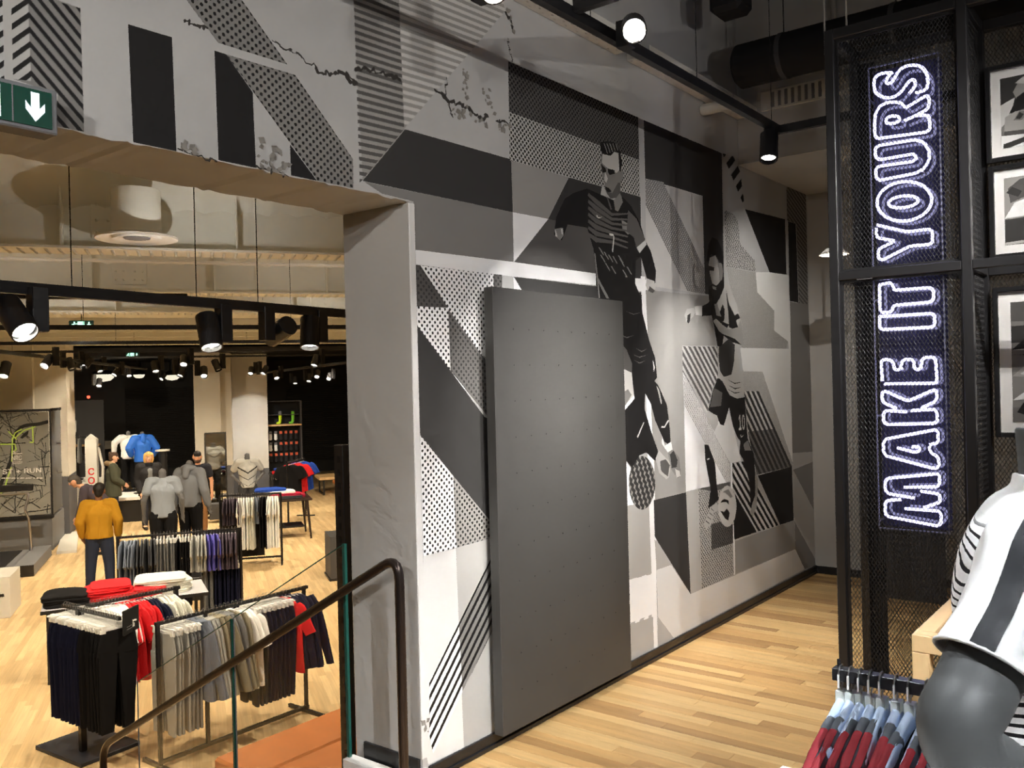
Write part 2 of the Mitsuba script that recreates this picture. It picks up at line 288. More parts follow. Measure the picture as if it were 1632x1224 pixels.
# ---------------------------------------------------------------- the mural: flat paint on the wall, in wall coordinates (mm)
MURAL=[('p','M',[1039,2666,1084,2681,1129,2695,1225,2691,1227,2325,1144,2323,1156,2432,1038,2443]),('p','L',[1038,2671,1083,2686,1086,2449,1038,2443]),('s','K',[1084,2687,1129,2689,1225,2691,1227,2325,1144,2323,1156,2432,1086,2446],[1086,2588,1228,2448,1087,2548,0.42]),('s','K',[996,2657,1018,2665,1018,2432,991,2430],[1041,2543,1085,2588,1084,2547,0.42]),('s','K',[1040,2672,1084,2687,1086,2449,1040,2443],[1041,2543,1085,2588,1084,2547,0.42]),('p','L',[1018,2665,1039,2672,1039,2432,1021,2434]),('p','K',[1366,2689,1507,2692,1513,2328,1373,2324]),('p','M',[1538,2846,1740,2914,1944,2726,1670,2722]),('d','K',[1538,2846,1740,2914,1944,2726,1670,2722],[29,6.3]),('p','K',[1656,2693,1699,2693,1798,2594,1804,2334,1661,2328]),('p','M',[1699,2693,1977,2698,2236,2451,2235,2335,2074,2332]),('d','K',[1699,2693,1977,2698,2236,2451,2235,2335,2074,2332],[29,6.3]),('p','K',[1947,2449,2074,2330,1948,2323]),('p','M2',[2260,3078,2499,3158,2511,2623,2499,2609,2273,2561]),('p','M2',[2260,3054,2503,3134,2516,2625,2282,2377]),('s','D2',[2259,3078,2497,3157,2511,2621,2267,2367],[2261,3018,2496,3027,2495,2999,0.5]),('p','M2',[2500,3158,3151,3376,3188,3309,2511,2623]),('s','L2',[2500,3158,3151,3376,3188,3309,2511,2623],[2498,3098,2819,3114,2818,3084,0.5]),('p','D',[2516,2622,3204,2629,3208,2386,2282,2377]),('p','M',[2287,2376,3208,2386,3203,2156,2557,2145,2553,2339,2381,2344]),('p','M2',[3203,2626,3673,2625,3485,2391,3205,2386]),('p','W',[3205,2386,3490,2392,3203,2156]),('p','D',[3673,2625,3985,2629,3899,2398,3485,2391]),('p','D2',[3485,2391,3914,2399,3903,2160,3208,2156]),('p','D',[4126,2638,4393,2640,4384,2173,4104,2160]),('p','W',[2557,2145,3208,2156,3918,2161,3916,2101,3200,2088,2558,2086]),('p','D',[3202,2088,3897,2094,4157,2096,4151,1962,3201,1946]),('p','W',[3198,2091,3257,2031,3199,2016]),('p','D',[4278,2090,4384,2094,4383,1944,4321,1970]),('p','W',[4201,2167,4512,2171,4509,2100,4198,2099]),('p','L',[3198,3079,4387,3086,4386,2636,3192,2623]),('p','D2',[3198,3079,4387,3086,4389,2845,3196,2847]),('d','K',[3198,3079,4387,3086,4386,2636,3192,2623],[27,7.2]),('p','D',[4453,3085,5498,3095,5481,2151,5193,2136,5192,2764,4453,2751]),('p','L2',[4453,2751,5192,2764,5193,2136,4437,2137]),('p','M',[4453,2751,4670,2766,5189,2299,5191,2136,4945,2140,4451,2596]),('d','L2',[4453,2751,4670,2766,5189,2299,5191,2136,4945,2140,4451,2596],[24,4.5]),('s','K',[5505,3097,5683,3110,5793,3024,5851,2808,5820,2814],[5682,3094,5591,3028,5733,3013,0.5]),('p','L',[5525,2720,5660,2712,5734,2675,5763,2519,6011,2426,6020,2350,5527,2339]),('d','D',[5525,2720,5660,2712,5734,2675,5763,2519,6011,2426,6020,2350,5527,2339],[26,7]),('p','M2',[5530,2335,6023,2346,6042,2204,6352,2088,6343,1939,6617,1865,6582,1810,5749,1801]),('d','L',[5530,2335,6023,2346,6042,2204,6352,2088,6343,1939,6617,1865,6582,1810,5749,1801],[26,5]),('p','W2',[6023,2346,6281,2367,6683,2377,6664,1595,6617,1865,6343,1939,6352,2088,6042,2204]),('p','K',[5859,2773,6614,2801,6618,2377,6281,2367]),('p','M',[6662,3052,7087,3169,7076,2173,6868,2174,6856,2796,6659,2795]),('s','D2',[6662,3052,7087,3169,7076,2173,6868,2174,6856,2796,6659,2795],[6690,2985,7051,2841,6688,2949,0.5]),('p','K',[6678,2793,6842,2795,6861,2176,6670,2179]),('p','M',[6678,2172,7080,2175,7114,980,6654,1005]),('p','L',[6654,1005,7114,980,7123,892,6661,908]),('p','W',[2557,2084,3114,2089,3112,2029,3008,2027,3019,1707,2950,1726,2868,1577,2817,1578,2555,1842]),('d','K',[2557,2084,3054,2088,3051,2030,3008,2027,3018,1877,2957,1721,2748,1657,2555,1842],[29,6.3]),('p','D2',[2556,2085,2584,2084,2744,1921,2556,1917]),('d','D',[2556,2085,2584,2084,2744,1921,2556,1917],[29,6.3]),('p','M3',[2745,1916,2957,1723,3018,1681,3008,1436,2750,1657]),('d','D',[2745,1916,2957,1723,3010,1681,3008,1436,2750,1657],[29,6.3]),('p','M3',[3054,2088,3114,2089,3112,2029,3051,2030]),('d','D',[3054,2088,3114,2089,3112,2029,3051,2030],[29,6.3]),('p','D',[2555,1842,2992,1427,2997,1262,2986,989,2556,1392]),('p','D',[2557,1584,2828,1578,2958,1454,3022,1437,3004,983,2558,1400]),('p','W',[2558,1400,2751,1214,2760,911,2560,909]),('d','K',[2558,1400,2751,1214,2760,911,2560,909],[29,6.3]),('p','M2',[2751,1214,3004,976,3001,916,2760,911]),('d','K',[2751,1214,3004,976,3001,916,2760,911],[29,6.3]),('p','W2',[2559,910,2756,908,2776,62,2558,69,2525,197]),('p','L',[2756,908,3007,915,3014,67,2776,62]),('p','W',[2764,574,2775,299,2587,104,2568,182,2575,392]),('p','M',[2991,834,3010,806,3002,527,2775,299,2764,574]),('s','K',[2991,834,3009,798,3002,527,2587,104,2568,182,2575,392],[2575,388,2991,830,2573,333,0.42]),('p','M2',[4427,2111,5470,2132,5452,1811,4859,1800,4862,904,4463,903,4418,1474]),('p','W',[4374,2185,4424,2186,4465,1256,4457,57,4406,59,4403,1474]),('p','W',[4113,1199,4495,861,4434,261,4143,269]),('p','L',[4127,913,4405,903,4415,489,4136,508]),('p','W',[4399,1186,4478,1135,4465,59,4419,66,4414,663]),('s','W',[4136,508,4415,494,4419,245,4142,259],[4152,276,4336,504,4226,240,0.5]),('p','L',[4142,259,4419,247,4422,63,4139,116]),('p','D',[4460,906,4863,905,4892,279,4462,696]),('p','L',[4461,681,4651,500,4473,503]),('p','W2',[4473,503,4651,500,4892,279,5549,271,6665,263,6854,74,4663,66,4480,231]),('p','L',[4480,231,4663,66,4476,61]),('p','L',[4863,905,5031,908,5050,279,4892,279]),('p','L',[5031,908,5502,903,5522,276,5050,279]),('d','D',[5031,908,5502,903,5522,276,5050,279],[26,6.5]),('p','D2',[5201,660,5530,660,5528,491,5200,499]),('d','K',[5201,660,5530,660,5528,491,5200,499],[26,6.5]),('p','D2',[5031,908,5502,903,5506,867,5234,869]),('p','W',[5531,625,5553,624,5555,276,5530,277]),('p','D2',[4862,1796,5357,1802,5356,1565,5181,1375,4859,1644]),('s','L2',[4862,1796,5357,1802,5356,1565,5181,1375,4859,1644],[4860,1668,5181,1381,4928,1668,0.48]),('p','W',[4869,1442,5509,905,4862,910]),('p','W2',[5507,1400,5691,1027,5516,1026,5246,1265]),('p','W2',[4859,1644,5501,1032,5509,905,5439,906,4869,1442]),('d','M',[4859,1644,5501,1032,5509,905,5439,906,4869,1442],[24,5]),('p','W2',[5720,1800,6650,1808,6653,907,6163,1439,5759,1640]),('p','L',[5759,1640,6103,1635,6654,929,6632,901,6023,1496,5768,1502]),('d','M2',[5759,1640,6103,1635,6654,929,6632,901,6023,1496,5768,1502],[24,5]),('p','D',[5768,1502,6023,1496,6316,1211,5817,1219]),('s','L2',[5768,1502,6023,1496,6316,1211,5817,1219],[5780,1424,6005,1205,5867,1421,0.45]),('p','D',[5817,1219,6316,1211,6632,904,5952,905]),('s','M3',[5817,1219,6316,1211,6632,904,5952,905],[5780,1424,6005,1205,5867,1421,0.45]),('p','K',[5969,899,6632,904,6645,488,6366,493]),('p','K',[5547,1023,5749,1019,6366,493,5928,505,5536,837]),('s','L2',[5547,1023,5749,1019,6366,493,5928,505,5536,837],[5545,987,6105,499,5636,978,0.48]),('p','K',[5537,850,5928,505,5549,510]),('p','W',[5516,1026,5544,1026,5539,837,5515,840]),('p','M2',[5562,497,6654,487,6665,263,5550,277]),('p','L',[6679,868,7091,504,7095,94,6660,466]),('p','M',[6657,876,7098,899,7091,511,6686,853]),('p','M',[6661,479,7104,106,7100,58,6854,74,6665,263]),('z','M3',[4484,1004,4478,970,4465,939,4445,912,4420,891,4390,876,4358,869,4324,869,4292,877,4261,892,4235,913,4213,940,4198,969,4189,1002,4187,1035,4192,1067,4204,1097,4222,1123,4246,1145,4274,1160,4306,1169,4339,1170,4372,1163,4403,1150,4431,1129,4455,1103,4472,1072,4481,1038],[4189,1035,4482,1004])]
PRINT=[('K',[3838,2595,3711,2553,3632,2512,3553,2408,3531,2321,3598,2300,3652,2386,3829,2392,3886,2288,3902,2184,3903,2098,3937,2025,4056,1951,4274,1737,4372,1786,4370,2062,4309,2139,4323,2269,4381,2295,4449,2166,4541,2156,4553,2232,4499,2336,4435,2395,4382,2486,4282,2570,4199,2605,4100,2574]),('M',[4177,2476,4183,2429,4243,2405,4291,2427,4277,2465]),('D2',[3851,2575,3940,2551,4081,2502,4249,2525,4245,2516,4073,2485,3918,2525,3844,2559]),('D2',[3850,2540,3938,2517,4080,2477,4247,2493,4244,2484,4072,2460,3916,2491,3842,2524]),('D2',[3848,2506,3937,2484,4079,2452,4246,2461,4242,2452,4071,2436,3915,2458,3841,2490]),('D2',[3847,2471,3935,2450,4078,2427,4244,2429,4241,2420,4070,2411,3913,2425,3839,2455]),('D2',[3845,2437,3934,2417,4077,2402,4243,2397,4239,2388,4069,2386,3912,2391,3838,2421]),('D2',[3843,2402,3932,2383,4076,2377,4241,2365,4238,2357,4068,2361,3910,2358,3836,2387]),('D2',[3842,2368,3931,2350,4074,2352,4240,2333,4236,2325,4066,2336,3909,2325,3834,2352]),('M',[3936,2301,3947,2302,3988,2266,3979,2264]),('M',[3984,2283,3996,2284,4038,2248,4029,2246]),('M',[4027,2272,4039,2273,4081,2237,4072,2235]),('M',[4071,2269,4082,2270,4125,2233,4116,2231]),('M',[4130,2278,4143,2279,4186,2243,4177,2240]),('M',[3948,2264,3959,2265,4001,2230,3992,2227]),('M',[3996,2223,4007,2224,4049,2188,4040,2186]),('M',[4053,2213,4065,2214,4108,2177,4099,2175]),('M',[4172,2204,4184,2205,4229,2167,4219,2165]),('M',[4219,2224,4232,2225,4277,2187,4267,2185]),('M',[4201,2171,4214,2172,4258,2134,4249,2132]),('M',[4145,2260,4157,2261,4201,2224,4191,2222]),('M',[3905,2237,3924,2141,4031,2038,4002,2036,3914,2125]),('M',[3892,2266,3902,2267,3938,2036,3925,2032]),('D2',[4250,2541,4343,2505,4412,2425,4435,2395,4335,2335,4306,2396,4228,2419]),('L2',[4335,2343,4435,2396,4450,2372,4366,2314]),('L2',[4449,2178,4533,2168,4543,2123,4504,2097,4446,2108,4426,2140]),('D2',[4472,2135,4535,2114,4507,2097,4454,2107]),('M',[3539,2350,3603,2364,3612,2323,3579,2298,3542,2315]),('L2',[3539,2350,3548,2341,3559,2314,3542,2312]),('L2',[3591,2356,3608,2362,3612,2327,3594,2332]),('M',[4100,2574,4169,2624,4198,2581,4142,2518,4112,2522]),('D2',[4027,2579,4041,2581,4082,2521,4067,2516]),('M',[3987,2805,4066,2809,4119,2842,4164,2843,4175,2743,4216,2750,4204,2708,4180,2689,4174,2633,4130,2591,4070,2578,4021,2613,4007,2622,4013,2653,3991,2680,3977,2746]),('L2',[3997,2803,4078,2810,4119,2838,4160,2838,4168,2749,4136,2728,4048,2736,3989,2755]),('L2',[4016,2715,4046,2682,4030,2656,4009,2664]),('K',[3980,2749,4026,2732,4030,2714,3992,2703]),('K',[4048,2736,4115,2739,4118,2721,4064,2704,4047,2717]),('K',[4015,2635,4058,2631,4079,2618,4042,2604,4021,2613]),('D2',[4021,2609,4086,2611,4149,2676,4176,2680,4169,2628,4127,2590,4067,2577]),('K',[3975,2864,4055,2884,4129,2891,4180,2854,4197,2794,4182,2744,4167,2742,4164,2843,4119,2842,4078,2810,3997,2807,3978,2827]),('M',[4011,2864,4020,2865,4052,2818,4043,2815]),('M',[4040,2869,4049,2871,4079,2828,4070,2824]),('M',[4069,2875,4078,2877,4106,2837,4097,2834]),('M',[4099,2881,4108,2883,4133,2847,4124,2844]),('M',[4129,2887,4138,2889,4161,2857,4151,2854]),('K',[4045,2138,4294,2179,4312,2104,4382,1976,4453,1823,4517,1723,4535,1610,4463,1566,4247,1635,4106,1815,4110,1900,4076,1951]),('D2',[4252,1743,4337,1729,4427,1740,4337,1722]),('D2',[4272,1711,4336,1696,4403,1707,4336,1689]),('D2',[4296,1776,4361,1762,4428,1774,4361,1755]),('D2',[4132,1848,4204,1835,4278,1848,4203,1828]),('D2',[4200,1978,4284,1967,4372,1982,4284,1961]),('L2',[4489,1712,4514,1667,4495,1644]),('D2',[4106,1821,4200,1764,4254,1689,4247,1635,4103,1673]),('L2',[4103,1673,4247,1640,4262,1510,4154,1444,4105,1488]),('M',[4137,1530,4201,1549,4241,1516,4159,1454]),('W',[4262,1513,4272,1499,4170,1431,4150,1449]),('K',[4272,1494,4384,1424,4450,1299,4525,1181,4487,1128,4388,1186,4311,1176,4222,1113,4112,1202,4104,1478,4158,1433]),('L2',[4363,1359,4372,1356,4298,1275,4285,1280]),('K',[4247,1635,4466,1611,4544,1565,4645,1448,4674,1308,4681,1204,4605,1232,4499,1363,4458,1455,4389,1523,4376,1391,4272,1494]),('M2',[4521,1565,4554,1542,4586,1462,4573,1451]),('L2',[4652,1358,4669,1353,4609,1312,4567,1317,4577,1328,4605,1321]),('W2',[4576,1263,4609,1209,4687,1227,4704,1173,4642,1166,4569,1223]),('L',[4493,1144,4537,1186,4605,1141,4680,1100,4647,1017,4618,1010,4530,1057]),('D2',[4545,1123,4616,1128,4663,1090,4635,1023,4554,1066]),('M',[4642,1166,4704,1179,4781,1126,4801,1019,4757,1000,4674,1066]),('D',[4666,1153,4716,1172,4762,1110,4748,1071,4686,1070]),('L2',[4728,1061,4784,1044,4795,1013,4745,1007]),('K',[5227,2347,5261,2458,5321,2514,5398,2506,5454,2462,5481,2405,5488,2346,5429,2366,5372,2394,5296,2403,5255,2350]),('L',[5275,2376,5363,2402,5409,2355,5449,2359,5476,2310,5452,2249,5421,2221,5358,2150,5287,2178,5304,2213,5278,2260,5254,2325]),('D',[5257,2323,5339,2320,5334,2297,5261,2292]),('M',[5372,2386,5409,2355,5449,2359,5476,2310,5452,2241,5411,2221,5410,2305]),('K',[5265,2193,5314,2213,5361,2200,5452,2249,5484,2277,5484,2209,5416,2128,5355,2082,5251,2101,5244,2142]),('M',[5303,2196,5361,2192,5360,2175,5312,2176]),('L',[5416,2128,5511,2228,5581,2207,5679,2100,5727,2015,5758,1981,5782,1840,5642,1828,5699,1715,5730,1518,5385,1579,5375,1747,5343,1881,5311,1980,5333,2048]),('K',[5260,2102,5355,2082,5411,2035,5453,2088,5481,2055,5477,1987,5446,1969,5546,1955,5462,1884,5427,1798,5359,1806,5317,1930,5283,2004,5143,1993,5143,2054,5240,2084]),('M',[5326,2081,5374,2083,5428,2002,5351,2007]),('K',[5509,2194,5554,2093,5633,2028,5691,1943,5627,1923,5545,1938,5540,2024]),('M2',[5300,1971,5349,1986,5435,1951,5544,1921,5691,1943,5737,1998,5765,1928,5781,1831,5726,1817,5501,1868,5384,1907]),('K',[5442,1888,5623,1863,5748,1821,5601,1836,5461,1876]),('K',[5633,2019,5697,2035,5733,2006,5652,1985]),('D',[5378,1798,5541,1861,5631,1819,5615,1715,5568,1620,5465,1586,5389,1646,5370,1730]),('L2',[5038,2049,5147,2061,5143,1997,5053,1997]),('L',[4896,1986,4932,2027,5029,2040,5054,2017,5017,1984,4963,1957,4962,1938,4919,1948,4912,1971]),('D',[4939,1988,4983,2006,4972,1958,4953,1937,4931,1948]),('L',[5353,1600,5492,1609,5761,1647,5762,1462,5650,1450,5531,1479,5420,1570]),('D',[5491,1589,5608,1562,5731,1566,5619,1553]),('D',[5489,1554,5606,1527,5729,1530,5617,1518]),('D',[5487,1525,5604,1497,5727,1499,5616,1488]),('K',[5353,1600,5420,1575,5531,1479,5650,1453,5775,1462,5799,1234,5808,1161,5706,1148,5635,1193,5567,1278,5515,1400,5427,1285,5370,1293,5328,1348,5198,1392,5259,1505]),('W',[5334,1581,5283,1534,5199,1400,5182,1374,5272,1534]),('D2',[5294,1533,5416,1501,5388,1414,5221,1411]),('L',[5187,1388,5328,1353,5337,1300,5278,1250,5174,1346]),('K',[5133,1178,5186,1174,5278,1052,5297,906,5320,807,5241,783,5164,769,5207,887,5138,1083]),('W',[5160,1083,5197,1088,5196,1080,5166,1075]),('K',[5682,1160,5808,1172,5905,1061,5923,923,5913,756,5830,683,5828,860,5724,1034,5665,1080]),('M',[5730,1136,5808,1161,5867,1085,5753,1093]),('M2',[5924,944,5973,866,5935,680,5865,621,5816,654,5858,711,5914,767]),('L',[5095,683,5208,772,5297,790,5316,739,5238,730,5224,675,5125,634]),('D2',[5128,698,5180,671,5176,666,5121,693]),('D2',[5155,720,5203,695,5199,690,5148,716]),('D2',[5182,743,5226,718,5222,713,5175,739]),('D2',[5209,767,5250,742,5245,737,5203,762]),('L2',[5596,728,5586,686,5563,650,5528,624,5486,610,5442,610,5398,623,5360,648,5331,682,5313,722,5309,764,5318,805,5340,840,5372,867,5413,882,5457,884,5502,872,5541,848,5572,814,5591,772]),('K',[5341,785,5399,802,5468,784,5478,753,5433,778,5375,781]),('K',[5338,732,5394,715,5442,733,5486,698,5460,652,5415,668]),('M',[5379,848,5472,858,5540,800,5504,795,5424,838])]
MARKS={'seven':[4047,2389,4098,2291],'ten':[5663,1343,5766,1236],'ten2':[5663,1341,5766,1234],'sw1':[3920,2472,3992,2455],'sw2':[5685,1210,5753,1186]}
CRACKS=[([1544,2751,1576,2757,1608,2756,1633,2758],4),([1887,2789,1931,2782,1970,2781,2030,2761,2076,2749],3),([2071,2739,2113,2740,2157,2751,2201,2761,2263,2744],6),([2208,2757,2239,2743,2265,2742],9),([2694,2817,2740,2814,2770,2799,2842,2798,2898,2797,2947,2780,3013,2776,3044,2792],8),([2770,2890,2767,2812,2792,2763,2805,2734],4),([3188,3304,3219,3274,3242,3241,3249,3228],7),([3199,3184,3213,3128,3227,3087],3),([3105,2789,3136,2783,3200,2792],6),([1517,2353,1564,2344,1621,2337,1655,2336],3),([1804,2348,1869,2339,1937,2335],3),([2267,2797,2344,2813,2418,2816,2497,2813],7)]
RUBBLE=[[2869,2966,2904,2966,2907,2845,2877,2810],[2990,2951,3057,2940,3098,2819,3089,2788,3044,2802],[2773,2800,2912,2805,3044,2792,3027,2745,2975,2748,2910,2739,2784,2734],[3112,2773,3199,2787,3198,2755,3118,2739],[3189,3319,3229,3332,3266,3238,3241,3221,3211,3276],[1526,2384,1581,2366,1646,2341,1588,2331,1524,2337],[1807,2449,1872,2423,1939,2420,1941,2332,1804,2336],[2532,261,2570,250,2568,190,2536,215]]
PSPLIT=73

laid = []
def wallpoly(poly, over=None):
    """flat paint, a tenth of a millimetre above whatever paint it covers"""
    q = (over if over is not None else poly); q = q if q.geom_type in ('Polygon', 'MultiPolygon') else unary_union([g for g in getattr(q, 'geoms', []) if g.geom_type == 'Polygon']); a = q.bounds; L = 1
    for b, p, l in laid:
        if l >= L and a[0] < b[2] and b[0] < a[2] and a[1] < b[3] and b[1] < a[3] and q.intersection(p).area > 4: L = l+1
    laid.append((a, q, L))
    return on_plane(poly, (0, DW-.0002-.0001*L, 0), (.001, 0, 0), (0, 0, .001))
def pg(c): 
    p = Polygon(list(zip(c[::2], c[1::2])))
    return p if p.is_valid else p.buffer(0)
clipw = unary_union([sbox(-2000, H_OPEN*1000+6, 2530, 4290), sbox(2530, 62, 7098, 4290)])
for i, (kind, tone_, c, *ex) in enumerate(MURAL):
    P = pg(c).intersection(clipw)
    if P.is_empty: continue
    P0 = P
    if kind == 'p': nm = 'painted_shape'
    elif kind == 's':
        nm = 'painted_stripes'; ax, ay, bx_, by, cx, cy, duty = ex[0]
        d = V(bx_-ax, by-ay); d /= np.linalg.norm(d); n = V(-d[1], d[0]); per = float(abs(V(cx-ax, cy-ay)@n)); o0 = V(ax, ay)@n
        lo = min(V(*q)@n for q in zip(c[::2], c[1::2])); hi = max(V(*q)@n for q in zip(c[::2], c[1::2])); m = V(ax, ay)@d
        ls = []
        for j in range(int((lo-o0)//per)-1, int((hi-o0)//per)+2):
            q = n*(o0+j*per); e0, e1 = q+d*(m-6000), q+d*(m+6000); hh = n*per*duty/2
            ls.append(Polygon([e0-hh, e1-hh, e1+hh, e0+hh]))
        P = P.intersection(unary_union(ls))
    elif kind == 'd':
        nm = 'painted_dots'; pit, r = ex[0]; x0, y0, x1, y1 = P.bounds; ds = []; cw = pit*.54
        for a in range(int(x0//cw), int(x1//cw)+2):
            for b in range(int(y0//pit), int(y1//pit)+2): ds.append(Point(a*cw, (b+.5*(a % 2))*pit).buffer(r, 2))
        P = P.intersection(unary_union(ds))
    elif kind == 'z':
        nm = 'painted_disc'; part(wm, nm, wallpoly(P), PAINT['M2']); x0, y0, x1, y1 = P.bounds; zs = []
        for j in range(-3, 9):
            cx = x0+j*48; pts = []
            for t in range(26): pts.append((cx+t*7.5+(9 if t % 2 else -9), y1+20-t*16))
            zs.append(LineString(pts).buffer(11, cap_style=2, join_style=2))
        P = P.intersection(unary_union(zs)); tone_ = 'D'
    m = wallpoly(P, P0)
    if m is not None: part(wm, nm, m, PAINT[tone_])
# printed footballers: one part each, its tones as sub-parts
for who, rows in (('footballer_print', PRINT[:PSPLIT]), ('footballer_print', PRINT[PSPLIT:])):
    k = uniq(wm+'__'+who)
    labels[k] = {'label': 'black and white print of a footballer ' + ('in a long sleeved dark shirt with a 7' if rows is PRINT[:0] or rows[0] is PRINT[0] else 'with a ball and a 10 on the shorts')}
    for t, c in rows:
        m = wallpoly(pg(c).intersection(clipw))
        if m is not None: part(k, {'K': 'black_area', 'D': 'dark_area', 'D2': 'dark_area', 'M': 'grey_area', 'M2': 'grey_area', 'L': 'pale_area', 'L2': 'pale_area', 'W': 'white_area', 'W2': 'white_area'}[t], m, PAINT[t])
    def onwall(P, box4, shear=0.):
        x0, z1, x1, z0 = box4; a, b, c, d = P.bounds
        P = affinity.scale(affinity.translate(P, -a, -b), (x1-x0)/(c-a), (z1-z0)/(d-b), origin=(0, 0)); P = affinity.affine_transform(P, [1, shear, 0, 1, x0, z0])
        return wallpoly(P)
    SW = Polygon([(0, .55), (.06, .25), (.22, .06), (.38, .08), (1, .62), (.42, .3), (.26, .28), (.2, .4), (.22, .66)])
    if rows[0] is PRINT[0]:
        part(k, 'shirt_number', onwall(unary_union([LineString([(0, 1), (.8, 1)]).buffer(.12), LineString([(.8, 1), (.95, .8), (.55, -.9)]).buffer(.12)]), MARKS['seven']), PAINT['L2'])
        part(k, 'curved_tick', onwall(SW, MARKS['sw1']), PAINT['L2'])
    else:
        part(k, 'shorts_number', onwall(text_poly('10', 1.), MARKS['ten']), PAINT['L2']); part(k, 'curved_tick', onwall(SW, MARKS['sw2']), PAINT['M2'])
# cracks and broken plaster
CR = mat('crack', (52, 49, 46), .9); RUB = bumped('rubble', tone((132, 128, 122), .3, 18.), lambda p, n, uv: F_(p.x*60, p.y*60, p.z*60), .02)
def crack(pts, wdt, seed):
    r = random.Random(seed); q = []
    for (a, b), (c, d) in zip(pts, pts[1:]):
        for t in np.linspace(0, 1, 7)[:-1]: q.append((a+(c-a)*t+r.uniform(-9, 9), b+(d-b)*t+r.uniform(-9, 9)))
    q.append(pts[-1]); part(wm, 'crack', wallpoly(unary_union([LineString(q[i:i+2]).buffer(wdt*r.uniform(.3, 1.2), 1) for i in range(len(q)-1)])), CR)
for i, (c, wd) in enumerate(CRACKS): crack(list(zip(c[::2], c[1::2])), wd, 20+i)
for i, c in enumerate(RUBBLE):
    r = random.Random(60+i); P = pg(c); x0, y0, x1, y1 = P.bounds; v = []; 
    cells = [Point(r.uniform(x0, x1), r.uniform(y0, y1)).buffer(r.uniform(4, 17), 1) for _ in range(int(P.area/900)+12)]
    cells = [affinity.rotate(affinity.scale(q, 1, r.uniform(.4, 1)), r.uniform(0, 180)) for q in cells if P.contains(q.centroid)]
    part(wm, 'broken_plaster', tf(extrude(unary_union(cells), 6, None), frame((0, DW+.002, 0), (.001, 0, 0), (0, 0, .001), (0, -.001, 0))), RUB)
# black pegboard panel standing proud of the wall
PX0, PX1, PZ0, PZ1, PT = 2.945, 4.035, .068, 2.018, .08
pk = thing('pegboard_panel', 'large matte black board with rows of small holes standing proud of the mural', 'display panel')
scene['mat_panel'] = {'type': 'twosided', 'bsdf': {'type': 'principled', 'base_color': {'type': 'rgb', 'value': lin((60, 59, 57))}, 'roughness': .5, 'specular': .5}}
part(pk, 'board', box(PX0, PX1, DW-PT, DW-.03, PZ0, PZ1, .002), 'mat_panel')
for x in (PX0+.05, PX1-.1): part(pk, 'backing_rail', box(x, x+.05, DW-.03, DW, PZ0+.05, PZ1-.05), BLACK)
hs = [on_plane(Point(0, 0).buffer(.0035, 2), (x, DW-PT-.0004, z), (1, 0, 0), (0, 0, 1)) for x in np.arange(PX0+.14, PX1-.05, .115) for z in np.arange(PZ0+.17, PZ1-.1, .16)]
part(pk, 'peg_holes', cat(hs), mat('hole', (6, 6, 6), .9), kind='stuff')
# ---------------------------------------------------------------- stair, glass balustrade, handrail
st = struct('stairs')
for i in range(8):
    z = -.1875*i; y = DW+.12+.34*i
    part(st, 'step', box(-.75, 2.4, y, y+.36, z-.1875-.04, z-.1875, .003) if i else box(-.75, 2.4, y, y+.36, z-.23, z-.19, .003), PLANK[i % 3])
    part(st, 'riser', box(-.75, 2.4, y-.005, y+.01, z-.19, z-.015), DGREY)
put(struct('stair_wall'), hull([(x, y, z) for x in (2.4, 2.46) for y, z in ((DW+.4, -.23), (5.2, -1.5), (5.35, -1.5), (DW+.4, -1.5))]), GREYP)
g = thing('glass_balustrade', 'clear glass stair balustrade with green edges beside the handrail', 'glass railing')
scene['mat_glass'] = {'type': 'thindielectric', 'int_ior': 1.5}
GEDGE = mat('glass_edge', (20, 74, 66), .2, spec=.6)
X_G = 2.47
def glass_pane(y0, y1, base):
    zt = lambda y: .954-(y-2.821)*.533
    zb = lambda y: max(-.15-(y-2.821)*.56, -1.5)
    part(g, 'pane', mesh([[X_G, y0, zb(y0)], [X_G, y1, zb(y1)], [X_G, y1, zt(y1)], [X_G, y0, zt(y0)]], [[0, 1, 2], [0, 2, 3]]), 'mat_glass')
    part(g, 'pane_edge', cat(bar((X_G, y0, zb(y0)), (X_G, y0, zt(y0)), .014), bar((X_G, y0, zt(y0)), (X_G, y1, zt(y1)), .004)), GEDGE, label='green polished edge')
    part(g, 'far_edge', bar((X_G, y1, zb(y1)), (X_G, y1, zt(y1)), .005), GREYP)
glass_pane(2.85, 3.655, 0); glass_pane(3.67, 4.555, 0)
part(g, 'floor_channel', cat(box(2.44, 2.5, DW+.02, 2.86, -.02, .04, .003)), OFFW, label='pale metal cover at the foot of the glass')
hr = thing('handrail', 'dark bronze bent tube handrail running down the stair', 'handrail')
X_R = 2.42
part(hr, 'rail', tube(bend([(X_R, 2.475, -.01), (X_R, 2.475, .935), (X_R, 4.85, -.37), (X_R, 4.85, -1.5)], .1, 8), .0195, 14), BRONZE, True)
part(hr, 'foot_plate', lathe([(.001, 0), (.05, 0), (.05, .008), (.02, .012), (.001, .012)]), BRONZE, True, T=TR(X_R, 2.475, 0))
# dark slotted upright just beyond the jamb
u = thing('slotted_upright', 'tall dark slotted metal upright beside the glass edge', 'upright')
part(u, 'channel', box(2.62, 2.66, 3.02, 3.08, -1.5, 1.34, .003), BLACK)
part(u, 'slots', cat([box(2.6185, 2.6205, 3.04, 3.055, z, z+.03) for z in np.arange(-1.2, 1.3, .06)]), mat('slot', (3, 3, 3), .9), kind='stuff')
